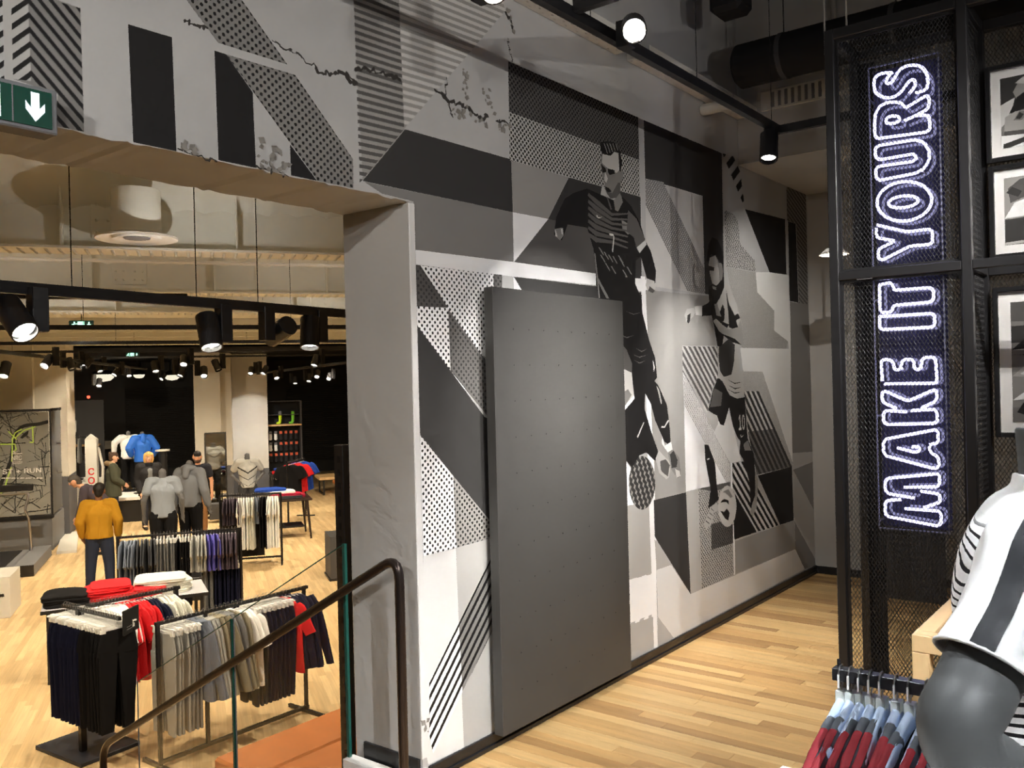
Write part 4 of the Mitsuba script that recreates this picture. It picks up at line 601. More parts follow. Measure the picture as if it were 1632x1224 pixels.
for i, y in enumerate((.655, .634, .612, .59, .567, .536, .508, .474, .445)):
    k = thing('track_jacket', 'charcoal track jacket with red sleeve panels on a clear hanger on the low rail', 'jacket', 'charcoal and red jackets on the low rail')
    r = random.Random(80+i); yo = r.uniform(-.004, .004); tw = r.uniform(-.05, .05)
    ex = V(math.cos(tw), math.sin(tw), 0); ey = V(-math.sin(tw), math.cos(tw), 0); o = V(RX, y, RZ)
    part(k, 'hook', tube([o+V(-.017, 0, -.02), o+V(-.019, 0, .008), o+V(-.01, 0, .019), o+V(.008, 0, .019), o+V(.018, 0, .006), o+V(.012, 0, -.018), o+V(0, 0, -.03), o+V(0, 0, -.062)], .0022, 6), CHROME, True)
    part(k, 'hook_clip', hull([o+V(-.0215+a, b, c) for a in (-.002, .002) for b in (-.002, .002) for c in (-.026, .004)]), WHITE)
    part(k, 'size_cube', hull([o+V(a, b, c) for a in (-.015, .015) for b in (-.010, .010) for c in (-.066, -.036)]), HT)
    sh = lambda t: V(0, 0, -.072-.052*abs(t)**1.2)                    # hanger's shoulder line
    part(k, 'hanger', skin([superring(o+ex*(t*.19)+sh(t), Z0_, ey, .024-.006*abs(t), .011, 12) for t in np.linspace(-1, 1, 17)]), HB, True)
    st_ = r.uniform(.20, .38)
    for s in (-1, 1):
        ts = np.linspace(st_, 1.55, 22); yk = wrinkle([superring(o+ex*(t*s*.19)+sh(t)+V(0, yo, -.012-.05*max(0, t-1.15)**1.3), Z0_, ey, .034*min(1, .55+(t-st_)*4), .0125*min(1, .8+(t-st_)*2), 20) for t in ts], .012, 26, i)
        part(k, 'yoke', skin(yk), JG, True)
        if s < 0:
            pan = []
            for q_, t in zip(yk, ts):
                if t < st_+.33: continue
                c = q_.mean(0); d = q_-c; a = np.arctan2(d@ey*2.2, d[:, 2]); si = np.argsort(a); qq = np.linspace(-.55, 1.9, 8)
                P = np.stack([np.interp(qq, a[si], q_[si][:, m]) for m in range(3)], 1); nn = P-c; nn /= np.linalg.norm(nn, axis=1, keepdims=True); pan.append(P+nn*.0018)
            v = np.array(pan); n = v.shape[1]; f = []
            for a_ in range(len(v)-1):
                for b_ in range(n-1): f += [[a_*n+b_, (a_+1)*n+b_, (a_+1)*n+b_+1], [a_*n+b_, (a_+1)*n+b_+1, a_*n+b_+1]]
            part(k, 'shoulder_panel', mesh(v.reshape(-1, 3), f), JR, True, label='red panel along the shoulder')
    rs = []
    for t, z, hw in ((0, -.14, .075), (.1, -.155, .14), (.2, -.18, .20), (.35, -.24, .205), (.6, -.42, .2), (.8, -.6, .2), (1, -.72, .2)):
        c = o+V(0, yo, z); rs.append(superring(c+ey*r.uniform(-.003, .003), ex, ey, hw, .010+.002*t, 28, 3.2))
    part(k, 'body', skin(wrinkle(dense(rs, 4), .008, 16, i)), JG, True)
    for s in (-1, 1):
        top = o+ex*s*.235+V(0, yo, -.18); dn = V(0, 0, -1.)+ex*s*.30+ey*r.uniform(-.05, .03); dn /= np.linalg.norm(dn); sx = np.cross(dn, ey); sx /= np.linalg.norm(sx)
        q = [superring(top+dn*(L*.60)+ey*r.uniform(-.002, .002), sx, ey, wd, th, 18) for L, wd, th in ((-.04, .03, .008), (.03, .062, .0125), (.12, .075, .0135), (.35, .066, .0125), (.65, .056, .012), (1., .045, .011))]
        q = wrinkle(dense(q, 5), .010, 17, 40+i)
        part(k, 'sleeve', skin(q), JG, True)
        if s < 0:
            Lr = len(q); pan = []
            for j in range(8, Lr):
                R_ = q[j]; c = R_.mean(0); d = R_-c; dd = d/np.linalg.norm(d, axis=1, keepdims=True); a = np.arctan2(dd@ey, -(dd@ex)); si = np.argsort(a)
                qq = np.linspace(-1.9, .25, 8); P = np.stack([np.interp(qq, a[si], R_[si][:, m]) for m in range(3)], 1); nn = P-c; nn /= np.linalg.norm(nn, axis=1, keepdims=True); pan.append(P+nn*.0018)
            v = np.array(pan); n = v.shape[1]; f = []
            for a_ in range(len(v)-1):
                for b_ in range(n-1): f += [[a_*n+b_, (a_+1)*n+b_, (a_+1)*n+b_+1], [a_*n+b_, (a_+1)*n+b_+1, a_*n+b_+1]]
            part(k, 'red_panel', mesh(v.reshape(-1, 3), f), JR, True, label='red panel along the sleeve')
# ---------------------------------------------------------------- open wooden frame table
wt = thing('wooden_stand', 'pale wooden open frame stand in front of the mesh, behind the mannequin', 'display stand')
WX0, WX1, WY0, WY1, WZ = 2.39, 3.0, .06, .592, .932
for x in (WX0, WX1-.04):
    for y in (WY0, WY1-.042): part(wt, 'leg', box(x, x+.04, y, y+.042, 0, WZ-.045, .002), WOOD)
for x in (WX0, WX1-.045): part(wt, 'top_rail', box(x, x+.045, WY0, WY1, WZ-.045, WZ, .002), WOOD)
for y in (WY0, WY1-.045): part(wt, 'top_rail', box(WX0+.045, WX1-.045, y, y+.045, WZ-.045, WZ, .002), WOOD)
part(wt, 'tray', box(WX0+.045, WX1-.045, WY0+.045, WY1-.045, WZ-.04, WZ-.03), DGREY)
k = thing('football_boot', 'white and violet boot lying in the wooden stand behind the jersey', 'shoe')
bt = [superring(V(2.60+.02*t, .51-.27*t, WZ-.03+.03), V(1., 0, 0), V(0, 0, 1), w_, h_, 18) for t, w_, h_ in ((0, .01, .02), (.1, .032, .03), (.4, .034, .03), (.8, .04, .024), (1, .01, .012))]
part(k, 'upper', skin(dense(bt, 4)), WHITE, True); part(k, 'studs', cat([cyl(2.60+a, .5-.24*t, WZ-.03, WZ-.015, .006, n=8) for t in (.1, .35, .6, .85) for a in (-.02, .02)]), mat('violet', (96, 84, 190), .4)); part(k, 'stripe', skin(dense([r_*1.0+V(0, 0, .004) for r_ in bt[1:3]], 3), caps=False), mat('violet_b', (110, 100, 200), .4), True)
# white plinth corner at the bottom edge
solo('plinth', 'corner of a white display plinth at the bottom edge in front of the jackets', 'plinth', box(1.0, 1.553, .1, .612, 0, .892, .003), WHITE)
# ceiling track with its spotlights over the mural walk
def track(key, pts, z, w=.035):
    for a, b in zip(pts, pts[1:]): part(key, 'track_bar', bar((*a, z), (*b, z), w, .045), BLACK)
tk = thing('lighting_track', 'long black ceiling lighting track in front of the mural turning at its far end', 'lighting track')
track(tk, [(-1.5, 1.9), (5.0, 1.9)], 3.03); track(tk, [(5.0, 1.92), (5.0, -1.5)], 3.03)
for x in (1.6, 3.0, 3.95, 4.9): part(tk, 'hanging_wire', cyl(x, 1.9, 3.05, 4.3, .002, n=5), BLACK)
tk2 = thing('lighting_track', 'black cross track meeting the long track at the top edge', 'lighting track')
track(tk2, [(2.86, 1.88), (2.86, -1.5)], 3.05)
LAMPF = {'type': 'diffuse', 'reflectance': {'type': 'rgb', 'value': [.9, .9, .9]}}; scene['mat_lamp'] = LAMPF
def spotlight(pos, aim, label, group=None, glow=(40, 36, 30), box_=True, s=1., up=.09, side=(1, 0, 0)):
    """gear box hanging from a track with a cylinder head on its side; pos = the head's middle"""
    k = thing('spotlight', label, 'spotlight', group); pos = np.asarray(pos, float); d = np.asarray(aim, float)-pos; d /= np.linalg.norm(d)
    side = np.asarray(side, float)
    ax = np.cross(d, [0, 0, 1.] if abs(d[2]) < .95 else [1., 0, 0]); ax /= np.linalg.norm(ax); Tl = frame(pos, ax, np.cross(d, ax), d)
    part(k, 'head', tf(lathe([(.03*s, -.085*s), (.05*s, -.08*s), (.05*s, .085*s), (.045*s, .085*s), (.043*s, .06*s)], 18), Tl), BLACK, 40)
    q = part(k, 'lens', tf(lathe([(.043*s, .062*s), (.001, .062*s)], 18), Tl), 'mat_lamp'); scene[q].update(emit(glow))
    c = pos+side*.085*s
    part(k, 'gear_box', box(c[0]-.03*s, c[0]+.03*s, c[1]-.03*s, c[1]+.03*s, pos[2]-.05*s, pos[2]+up+.06*s, .003), BLACK)
    part(k, 'arm', bar(pos-d*.03*s, c, .02*s), BLACK)
    return k
spotlight((3.10, 1.76, 3.01), (1.5, .8, 2.0), 'glaring spotlight on the track above the mural, brightest lamp in view', glow=(90, 82, 68), side=(.6, .8, 0), up=.0)
spotlight((4.80, 1.88, 2.89), (4.3, 1.75, 1.6), 'black spotlight hanging at the corner of the upper track, lens aimed down', side=(.9, .2, 0), glow=(14, 13, 11))
spotlight((2.30, 1.86, 2.97), (2.1, 1.2, 1.9), 'lit spotlight cut off by the top edge above the striped paint', side=(.6, .8, 0), glow=(60, 55, 46))
kk = thing('dome_lamp', 'pale dome lamp shining past the left edge of the dark frame', 'lamp'); 
part(kk, 'shade', lathe([(.02, .05), (.05, .045), (.10, .0), (.098, .0), (.045, .04), (.001, .045)]), OFFW, True, T=TR(6.1, 1.95, 2.42)); q = part(kk, 'bulb', lathe([(.001, -.004), (.09, -.002), (.09, .0), (.001, .002)]), 'mat_lamp', T=TR(6.1, 1.95, 2.42)); scene[q].update(emit((9, 8, 6)))
part(kk, 'stem', cyl(6.1, 1.95, 2.46, 3.06, .006, n=8), OFFW)

# ================================================================ lower store: setting (u right, w away)
def ubox(u0, u1, w0, w1, z0, z1, b=0.): return tf(box(u0, u1, w0, w1, z0, z1, b), UWT(0, 0, 0))
SHUT = mat('shutter_black', (26, 25, 26), .5); WARMW = bumped('store_plaster', tone((206, 201, 190), .06, 2.), plaster_bump, .002)
DARKW = mat('base_grey', (92, 92, 96), .6)
put(struct('floor_store'), ubox(-7, 9, 2, 33.2, FL-.1, FL), FLOORL)
put(struct('ceiling_store'), box(-8, 26, Y_BACK, 38, 4.0, 4.1), CREAM)
put(struct('wall_store_left'), ubox(-7, -6.8, 1, 33.2, FL, 4.0), WARMW)
put(struct('wall_store_right'), ubox(8.8, 9, 5.5, 33.2, FL, 4.0), BLACKM)
wb = struct('wall_store_back'); put(wb, ubox(-7, 9, 33., 33.2, FL, 4.0), SHUT)
for i in range(46): part(wb, 'shutter_slat', ubox(-2.2, .05, 32.95, 33.0, -1.1+i*.062, -1.1+i*.062+.05, .01), SHUT)
for i in range(40): part(wb, 'shutter_slat', ubox(3.2, 5.4, 32.95, 33.0, -1.1+i*.07, -1.1+i*.07+.056, .01), SHUT)
put(struct('ceiling_far'), ubox(-7, 9, 23.5, 33., 2.62, 2.7), SHUT)
put(struct('ceiling_mid'), ubox(-7, 9, 13.7, 23.5, 2.78, 2.86), CREAM)
for i, w in enumerate((15.2, 16.8, 18.4, 20., 21.6)): put(struct('trim_%d' % (i+2)), ubox(-6.8, 8.8, w, w+.12, 2.66, 2.78, .004), CREAM)
# riveted girders and the brick vaults between them
RIV = mikit.ply(lathe([(.001, -.014), (.009, -.012), (.013, -.004), (.0135, 0)], 8), CREAM, smooth=True)
def girder(w, u0, u1, z0, nm, side):
    g = thing('steel_girder', nm, 'girder', 'cream riveted girders')
    part(g, 'web', ubox(u0, u1, w-.008, w+.008, z0, z0+.55), CREAM)
    part(g, 'bottom_flange', ubox(u0, u1, w-.16, w+.16, z0-.02, z0, .002), CREAM)
    part(g, 'angle', ubox(u0, u1, w-.07, w-.008, z0, z0+.012), CREAM); part(g, 'angle', ubox(u0, u1, w-.02, w-.008, z0, z0+.07), CREAM)
    for k, u in enumerate(np.arange(u0+.7, u1, 1.25)):
        part(g, 'stiffener', ubox(u, u+.012, w-.13, w-.008, z0, z0+.55), CREAM)
        if k % 2 == 0: part(g, 'splice_plate', ubox(u+.2, u+.55, w-.022, w-.008, z0+.08, z0+.5, .002), CREAM)
    m = tf(lathe([(.001, -.014), (.009, -.012), (.013, -.004), (.0135, 0)], 8), TR(0, 0, 0, rx=PI/2)); rv = []
    lo, hi = (-1.9, 1.6) if w < 9 else (-2.6, 2.4)
    for u in np.arange(max(u0+.05, lo), min(u1, hi), .09):
        for q in (w-.11, w-.045, w+.045, w+.11): rv.append(tf(lathe([(.0135, -.02), (.012, -.028), (.001, -.034)], 6), UWT(u, q, z0)))
    for k, u in enumerate(np.arange(u0+.7, u1, 1.25)):
        if k % 2 == 0 and lo-1 < u < hi+1:
            for a in (.24, .32, .43, .51):
                for b in (.13, .22, .34, .44): rv.append(tf(lathe([(.013, 0), (.012, .008), (.001, .013)], 6), UWT(u+a, w-.022, z0+b) @ TR(0, 0, 0, rx=PI/2)))
    part(g, 'rivets', cat(rv), CREAM, True, kind='stuff')
girder(7.4, -6.6, 5.2, 2.70, 'cream riveted steel girder nearest the opening, under the round air diffuser', 1)
girder(10.5, -6.7, 8.7, 2.70, 'second cream riveted girder in the store, lower and farther than the first', 1)
girder(13.6, -6.7, 8.7, 2.74, 'farthest cream riveted girder, just above the far lighting tracks', 1)
def vault(w0, w1, u0, u1, zs, rise, nm):
    t = np.linspace(0, PI, 22); prof = [(w0+(w1-w0)*q, zs+rise*(1-(2*q-1)**2)) for q in np.linspace(0, 1, 22)]
    k = struct(nm); us = np.arange(u0, u1+.001, .06); ms = []
    rings = []
    for i, u in enumerate(us):
        dz = -.03*abs(math.sin(i*PI/4))
        rings.append([UW(u, w, z-dz) for w, z in prof])
    v = np.array(rings); L, n = v.shape[:2]; f = []
    for i in range(L-1):
        for j in range(n-1): f += [[i*n+j, (i+1)*n+j+1, (i+1)*n+j], [i*n+j, i*n+j+1, (i+1)*n+j+1]]
    put(k, mesh(v.reshape(-1, 3), f), CREAM, 40)
vault(5.2, 7.4, -6.6, 2.7, 2.99, .62, 'ceiling_vault_1'); vault(7.4, 10.5, -6.6, 6., 2.99, .62, 'ceiling_vault_2'); vault(10.5, 13.6, -6.6, 8.6, 2.99, .62, 'ceiling_vault_3')
# columns
def column(key, u0, u1, w0, w1, top, split, label):
    k = thing(key, label, 'column'); part(k, 'shaft', ubox(u0, u1, w0, w1, split, top, .01), WARMW); part(k, 'painted_base', ubox(u0-.003, u1+.003, w0-.003, w1+.003, FL, split, .01), DARKW, label='dark grey painted base'); return k
column('square_column', -4.4, -2.58, 21.3, 22.6, 2.78, -.2, 'broad pale column with a grey base behind the glass booth at the left edge')
column('square_column', -4.4, -3.2, 21.05, 21.3, 2.78, -.15, 'shallow pale pilaster on the broad column at the left edge')
column('square_column', .02, .7, 25., 26., 2.62, -.48, 'narrow pale column left of the standing mirror')
column('square_column', .7, 1.0, 25.35, 26., 2.62, -.48, 'shaded strip of column behind the standing mirror')
column('square_column', 1.04, 2.03, 26.4, 27.4, 2.62, -.7, 'bright white column with a grey base behind the chevron mannequin')
# round air diffuser
d_ = thing('air_diffuser', 'round white ceiling air diffuser with stepped rings below the girder', 'air diffuser'); Td = UWT(-.36, 7.0, 2.72)
part(d_, 'drum', lathe([(.17, .02), (.17, .36)], 30), CREAM, 30, T=Td); part(d_, 'outer_ring', lathe([(.19, .02), (.27, 0), (.285, .0), (.285, .012), (.2, .035)], 36), OFFW, 40, T=Td)
part(d_, 'inner_ring', lathe([(.10, .015), (.15, .0), (.165, .0), (.17, .02)], 30), OFFW, 40, T=Td); part(d_, 'disc', lathe([(.001, .004), (.09, .004), (.095, .012), (.001, .012)], 24), GREYP, 40, T=Td)
# long conduit, ducts
solo('conduit', 'thin white conduit running along the second girder', 'conduit', tube([UW(-6, 10.2, 3.0), UW(7, 10.2, 3.0)], .02, 8), OFFW, 30)
k = thing('beam_capital', 'white moulded bracket where the girder meets the jamb on the right', 'bracket'); put(k, hull([UW(1.9+a, 9.6+b, z) for a, b, z in ((-.3, 0, 2.72), (.5, 0, 2.72), (-.2, .3, 2.72), (.5, .3, 2.72), (.05, 0, 2.3), (.5, 0, 2.3), (.05, .3, 2.3), (.5, .3, 2.3))]), OFFW)
# lighting tracks
t1 = thing('lighting_track', 'long black slanting track close behind the opening with four spotlights', 'lighting track')
TA, TB = V(-.6, 3.243), V(4.6, 3.836); track(t1, [TA, TB], 2.0)
for x, y in ((1.67, 3.502), (2.26, 3.569), (2.62, 3.61), (.4, 3.357)): part(t1, 'hanging_wire', cyl(x, y, 2.02, 4., .0022, n=5), BLACK)
sd = V(.993, .113, 0)
spotlight((1.43, 3.44, 1.885), (1.6, 2.2, .7), 'glaring spotlight on the slanting track at the left edge', glow=(70, 66, 56), side=sd, up=.06)
spotlight((2.325, 3.577, 1.87), (2.22, 3.2, 1.), 'spotlight on the slanting track left of the unlit one', glow=(40, 38, 32), side=sd, up=.07)
spotlight((2.757, 3.626, 1.886), (2.80, 4.6, 1.55), 'unlit black spotlight turned away on the slanting track', glow=(.02, .02, .02), side=-sd, up=.06)
spotlight((2.966, 3.65, 1.888), (2.72, 3.4, .8), 'tilted spotlight on the slanting track beside the jamb', glow=(30, 28, 24), side=sd*.9, up=.06)
for i, (w, u0, u1, z, lab) in enumerate(((6.7, -5, -.02, 2.27, 'black ceiling track ending half way across the opening'), (9.6, -6, 5, 2.25, 'upper of the far black ceiling tracks, nearest'), (13.5, -6, 7, 2.3, 'second far black ceiling track'), (17.7, -6, 8, 2.36, 'third far black ceiling track'), (22.6, -6, 8, 2.42, 'farthest black ceiling track before the dark ceiling'))):
    k = thing('lighting_track', lab, 'lighting track'); a, b = UW(u0, w, 0), UW(u1, w, 0); track(k, [a[:2], b[:2]], z, .05)
    for j in range(int((u1-u0)/2)): p = UW(u0+1+j*2, w, 0); part(k, 'hanging_wire', cyl(p[0], p[1], z, 2.8 if w > 13.7 else 3.1, .003, n=4), BLACK)
# black rail of lamps on the left and right, running away
for i, (p, q, z, lab) in enumerate(((UW(-2.3, 10.5), UW(-1.0, 22), 2.12, 'black track running away above the glass booth'), (UW(2.6, 12), UW(1.6, 24), 2.0, 'black track running away beside the jamb'))):
    k = thing('lighting_track', lab, 'lighting track'); track(k, [p[:2], q[:2]], z, .04)
def pxlamp(x, y, w, s=1.): d = scr(x, y, 1.)-EYE; return EYE+d*(w/(d@WD))
Z0 = V(0, 0, 1.)
far = [(8, 589, 12), (76, 576, 13), (140, 578, 16), (157, 585, 18), (158, 610, 21), (186, 592, 19), (205, 594, 22), (247, 584, 16), (290, 591, 15), (293, 575, 14), (325, 593, 15), (400, 591, 20), (422, 590, 19), (440, 598, 19), (493, 602, 21), (503, 575, 14), (506, 596, 20), (525, 600, 22), (112, 580, 15), (127, 582, 16), (260, 600, 24), (345, 582, 15), (470, 606, 24)]
r = random.Random(9); FARL = []
for i, (x, y, w) in enumerate(far):
    p = pxlamp(x, y, w); lit = i not in (18, 19, 21); FARL.append(p)
    d = UD*r.uniform(-.7, .5)-WD*r.uniform(.35, 1.1)-Z0
    spotlight(p, p+d, 'small black lit spotlight among the far tracks of the lower store' if lit else 'small black unlit spotlight among the far tracks of the lower store', 'far lit spotlights' if lit else 'far unlit spotlights', glow=(34, 32, 26) if lit else (.02, .02, .02), side=UD*(1 if i % 2 else -1), up=.12, s=1.15)
# bowl lights high on the dark back wall
for i, (x0, x1, y) in enumerate(((147, 183, 597), (212, 231, 597), (261, 287, 598))):
    a, b = pxlamp(x0, y, 31), pxlamp(x1, y, 31); rr = np.linalg.norm(a-b)/2; c = (a+b)/2
    k = thing('bowl_lamp', ('white bowl lamp under the dark ceiling, ' + ('leftmost', 'middle', 'rightmost')[i]), 'lamp', 'three bowl lamps on the dark wall')
    q = part(k, 'bowl', lathe([(.01, -rr*.7), (rr*.6, -rr*.6), (rr*.9, -rr*.35), (rr, 0)], 20), OFFW, True, T=TR(*c)); scene[q].update(emit((.9, .85, .66)))
    part(k, 'rim', lathe([(rr*1.02, 0), (rr*1.04, .03), (rr*.95, .08), (rr*.3, .16), (rr*.28, .5)], 20), BLACK, 40, T=TR(*c))
# small signs
for i, (x, y, w, lab) in enumerate(((130, 517, 14, 'small green exit sign hanging under the girder, nearer'), (211, 565, 24, 'small green exit sign far under the tracks'))):
    k = thing('exit_sign', lab, 'exit sign'); p = pxlamp(x, y, w); hw = .16
    part(k, 'case', tf(box(-hw, hw, -.03, .03, -.055, .055, .004), frame(p, UD, WD, V(0, 0, 1))), GREEN)
    for nm, pol in (('lit_arrow', Polygon([(.09, .035), (.11, .035), (.11, 0), (.13, 0), (.1, -.035), (.07, 0), (.09, 0)])), ('lit_figure', unary_union([Point(-.09, .025).buffer(.012), LineString([(-.09, .01), (-.1, -.015), (-.07, -.035)]).buffer(.009), LineString([(-.1, -.015), (-.13, -.03)]).buffer(.008), LineString([(-.12, 0), (-.06, .005)]).buffer(.006), sbox(-.05, -.04, .04, .04)]))):
        q = part(k, nm, on_plane(pol, p-WD*.032, UD, V(0, 0, 1)), WHITE); scene[q].update(emit((.5, 1.6, 1.1)))
    part(k, 'hanger', tf(cyl(0, 0, .055, .3, .006, n=6), frame(p, UD, WD, V(0, 0, 1))), BLACK)
q = solo('alarm_light', 'tiny glowing red light on the dark wall left of the shutter', 'light', tf(lathe([(.001, -.05), (.045, -.03), (.05, .04), (.001, .05)], 12), frame(pxlamp(141, 633, 32), UD, WD, V(0, 0, 1))), mat('red', (200, 20, 16), .4), True); scene[q].update(emit((5, .3, .15)))
def plate(x0, x1, y0, y1, w, base, lab, catg, m): 
    a, b = pxlamp(x0, y0, w), pxlamp(x1, y1, w); A, B = (a@UD, b@UD); return solo(base, lab, catg, ubox(A, B, w-.02, w+.02, b[2], a[2], .003), m)
plate(165, 182, 703, 715, 32.6, 'notice', 'pale grey notice on the black shutter left of the white jacket mannequin', 'notice', OFFW)
plate(173, 180, 722, 729, 32.6, 'notice', 'small bluish notice under the larger one on the black shutter', 'notice', mat('pale_blue', (150, 160, 190), .5))
# ---------------------------------------------------------------- glass booth with the city map print
bo = thing('glass_booth', 'glass booth printed with a city map on a low grey wall at the left', 'booth')
BU0, BU1, BW = -4.6, -2.68, 19.5
part(bo, 'low_wall', ubox(BU0, BU1, BW, BW+.12, FL, -.86, .005), GREYP); part(bo, 'low_wall', ubox(BU1-.12, BU1, BW+.12, 21.2, FL, -.86, .005), GREYP); part(bo, 'ledge', ubox(BU0, BU1+.02, BW-.03, BW+.14, -.86, -.80, .004), BLACK)
BWF = BW+.05
part(bo, 'front_pane', mesh([UW(BU0, BWF, -.8), UW(BU1, BWF, -.8), UW(BU1, BWF, 1.28), UW(BU0, BWF, 1.28)], [[0, 1, 2], [0, 2, 3]]), 'mat_glass')
part(bo, 'side_pane', mesh([UW(BU1, BWF, -.8), UW(BU1, 21.0, -.8), UW(BU1, 21.0, 1.28), UW(BU1, BWF, 1.28)], [[0, 1, 2], [0, 2, 3]]), 'mat_glass')
part(bo, 'head_bar', ubox(BU0, BU1+.02, BWF-.02, BWF+.02, 1.26, 1.31, .003), BLACK); part(bo, 'head_bar', ubox(BU1-.02, BU1+.02, BWF, 21.0, 1.26, 1.31, .003), BLACK); part(bo, 'corner_post', ubox(BU1-.015, BU1+.015, BWF-.015, BWF+.015, -.8, 1.28), BLACK)
part(bo, 'grey_film', tf(box(-.7, .7, 0, .004, -.8, 1.26), UWT(BU1+.004, 20.25, 0, PI/2)), mat('film', (96, 97, 98), .4))
for z in (.55, -.05): part(bo, 'hinge', ubox(BU1+.0, BU1+.09, 20.3, 20.36, z, z+.05, .008), CHROME)
def onb(P, o): return on_plane(P, UW(0, BWF-.004-o*.0015, 0), UD, V(0, 0, 1))
def PXB(x, y): p = pxlamp(x, y, BWF); return (p@UD, p[2])
clipb = sbox(BU0, -.78, BU1-.03, 1.25); r = random.Random(5); ls = []
for _ in range(170):
    x, y = r.uniform(-4.4, -2.7), r.uniform(-.8, 1.25); a = r.choice([.1, 1.67, .75, 2.4, r.uniform(0, 3.14)])+r.uniform(-.12, .12); L = r.uniform(.12, .8); pts = [(x, y)]
    for _ in range(3): x += math.cos(a)*L/3; y += math.sin(a)*L/3; a += r.uniform(-.22, .22); pts.append((x, y))
    ls.append(LineString(pts).buffer(r.choice([.0035, .005, .0075]), 2))
part(bo, 'back_film', on_plane(clipb, UW(0, BWF+.01, 0), UD, V(0, 0, 1)), mat('map_ground', tone((150, 150, 144), .2, 3.), .6), label='pale printed map ground')
part(bo, 'street_lines', onb(unary_union(ls).intersection(clipb), 0), mat('map_black', (28, 28, 26), .6), label='black street map lines')
rv = [PXB(*q) for q in ((-6, 790), (6, 760), (18, 735), (22, 700), (25, 690), (34, 680), (46, 677), (62, 676), (76, 672))]
part(bo, 'river', onb(LineString(bend([V(*q) for q in rv], .3, 6)).buffer(.032).intersection(clipb), 1), 'mat_map_black', label='broad black river curve')
lime = mat('lime', (196, 226, 110), .5)
lm = unary_union([LineString([PXB(*q) for q in c]).buffer(.012) for c in (((-6, 800), (8, 775), (18, 745)), ((0, 708), (24, 708), (26, 716), (22, 720)), ((14, 688), (26, 700)), ((24, 698), (38, 686), (56, 680)), ((52, 680), (53, 705), (48, 705)), ((19, 735), (20, 700), (24, 690), (34, 684)))])
part(bo, 'running_route', onb(lm.intersection(clipb), 2), lime, label='lime green route line')
part(bo, 'island', onb(Polygon([PXB(*q) for q in ((32, 698), (40, 689), (46, 686), (44, 693), (36, 699))]), 3), 'mat_map_black')
def txb(s, x, y, hpx, wd=None):
    P = text_poly(s, 1.); a, b, c, d = P.bounds; p0, p1 = V(*PXB(x, y)), V(*PXB(x, y-hpx)); h = (p1-p0)[1]; q = PXB(x+(wd or hpx), y); sx = (q[0]-p0[0])/(c-a) if wd else h/(d-b)
    return affinity.translate(affinity.scale(affinity.translate(P, -a, -b), sx, h/(d-b), origin=(0, 0)), p0[0], p0[1])
wt_ = unary_union([txb('ST + RUN', 4, 756, 8, 62), txb('NRC', 19, 734, 8, 16), LineString([PXB(19, 723), PXB(35, 722.5)]).buffer(.008), LineString([PXB(19, 736.5), PXB(35, 736)]).buffer(.006), LineString([PXB(20, 739), PXB(34, 738.5)]).buffer(.005)]+[sbox(*PXB(x, 763), *PXB(x+w_, 761)) for x, w_ in ((3, 5), (9, 8), (18, 7), (27, 3), (32, 7), (41, 10), (53, 3), (58, 4), (63, 5))])
for gq in wt_.geoms: part(bo, 'white_letter', onb(gq, 4), WHITE)
p0, p1 = PXB(20, 722), PXB(35, 716); part(bo, 'curved_tick', onb(affinity.translate(affinity.scale(SW, p1[0]-p0[0], p1[1]-p0[1], origin=(0, 0)), *p0), 4), WHITE)
k = thing('low_platform', 'pale grey low step beside the broad column base', 'platform'); put(k, hull([V(*onf, z) for onf in (UW(-2.55, 19.0)[:2], UW(-2.78, 21.6)[:2], UW(-2.45, 21.6)[:2], UW(-2.2, 19.0)[:2]) for z in (FL, FL+.05)]), OFFW)
tm = thing('treadmill', 'grey treadmill with a bent handrail in front of the glass booth', 'treadmill')
part(tm, 'deck', ubox(-4.2, -2.95, 16.9, 18.6, FL+.02, FL+.2, .02), GREYP); part(tm, 'belt', ubox(-4.1, -3.05, 16.9, 18.5, FL+.2, FL+.21), BLACKM); part(tm, 'side_step', ubox(-2.93, -2.62, 16.9, 18.9, FL, FL+.2, .006), GREYP); part(tm, 'step_front', ubox(-2.93, -2.62, 16.88, 16.9, FL+.01, FL+.19), BLACK)
part(tm, 'handrail', tube(bend([UW(-4.2, 18.5, -.24), UW(-2.92, 18.5, -.24), UW(-2.98, 18.4, -.55), UW(-2.92, 18.45, -.72), UW(-2.9, 18.45, FL+.2)], .06), .022, 10), CHROME, True); part(tm, 'console', ubox(-4.2, -2.86, 18.56, 18.62, -.2, -.08, .01), BLACK)
# ---------------------------------------------------------------- furniture of the far store
k = thing('sign_pillar', 'tall white angular sign pillar with red letters CONF', 'sign'); P_ = UWT(-2.4, 24., FL)
part(k, 'pillar', tf(hull([(x, y, z) for x, y in ((-.13, -.1), (.13, -.1), (.15, .15), (-.15, .15)) for z in (0, 1.96)]+[(0, -.02, 2.1)]), P_), OFFW)
part(k, 'side_panel', tf(tube([(.16, 0, 1.75), (.26, 0, 1.25), (.24, 0, .9), (.2, 0, .4)], .035, 6), P_), OFFW)
RED = mat('red_letters', (216, 62, 66), .5)
for i, ch in enumerate('CONF'):
    P = text_poly(ch, .16); a, b, c, d = P.bounds; part(k, 'letter_'+ch.lower(), on_plane(affinity.translate(P, -(a+c)/2, -b), (P_ @ V(0, -.105, 1.08-.22*i, 1))[:3], UD, V(0, 0, 1)), RED)
k = thing('standing_mirror', 'tall black framed mirror leaning by the narrow column', 'mirror'); 
scene['mat_mirror'] = {'type': 'conductor', 'specular_reflectance': {'type': 'rgb', 'value': [.82, .84, .84]}}
P_ = UWT(.48, 22.3, FL, .1) @ TR(0, 0, .02, rx=-.01)
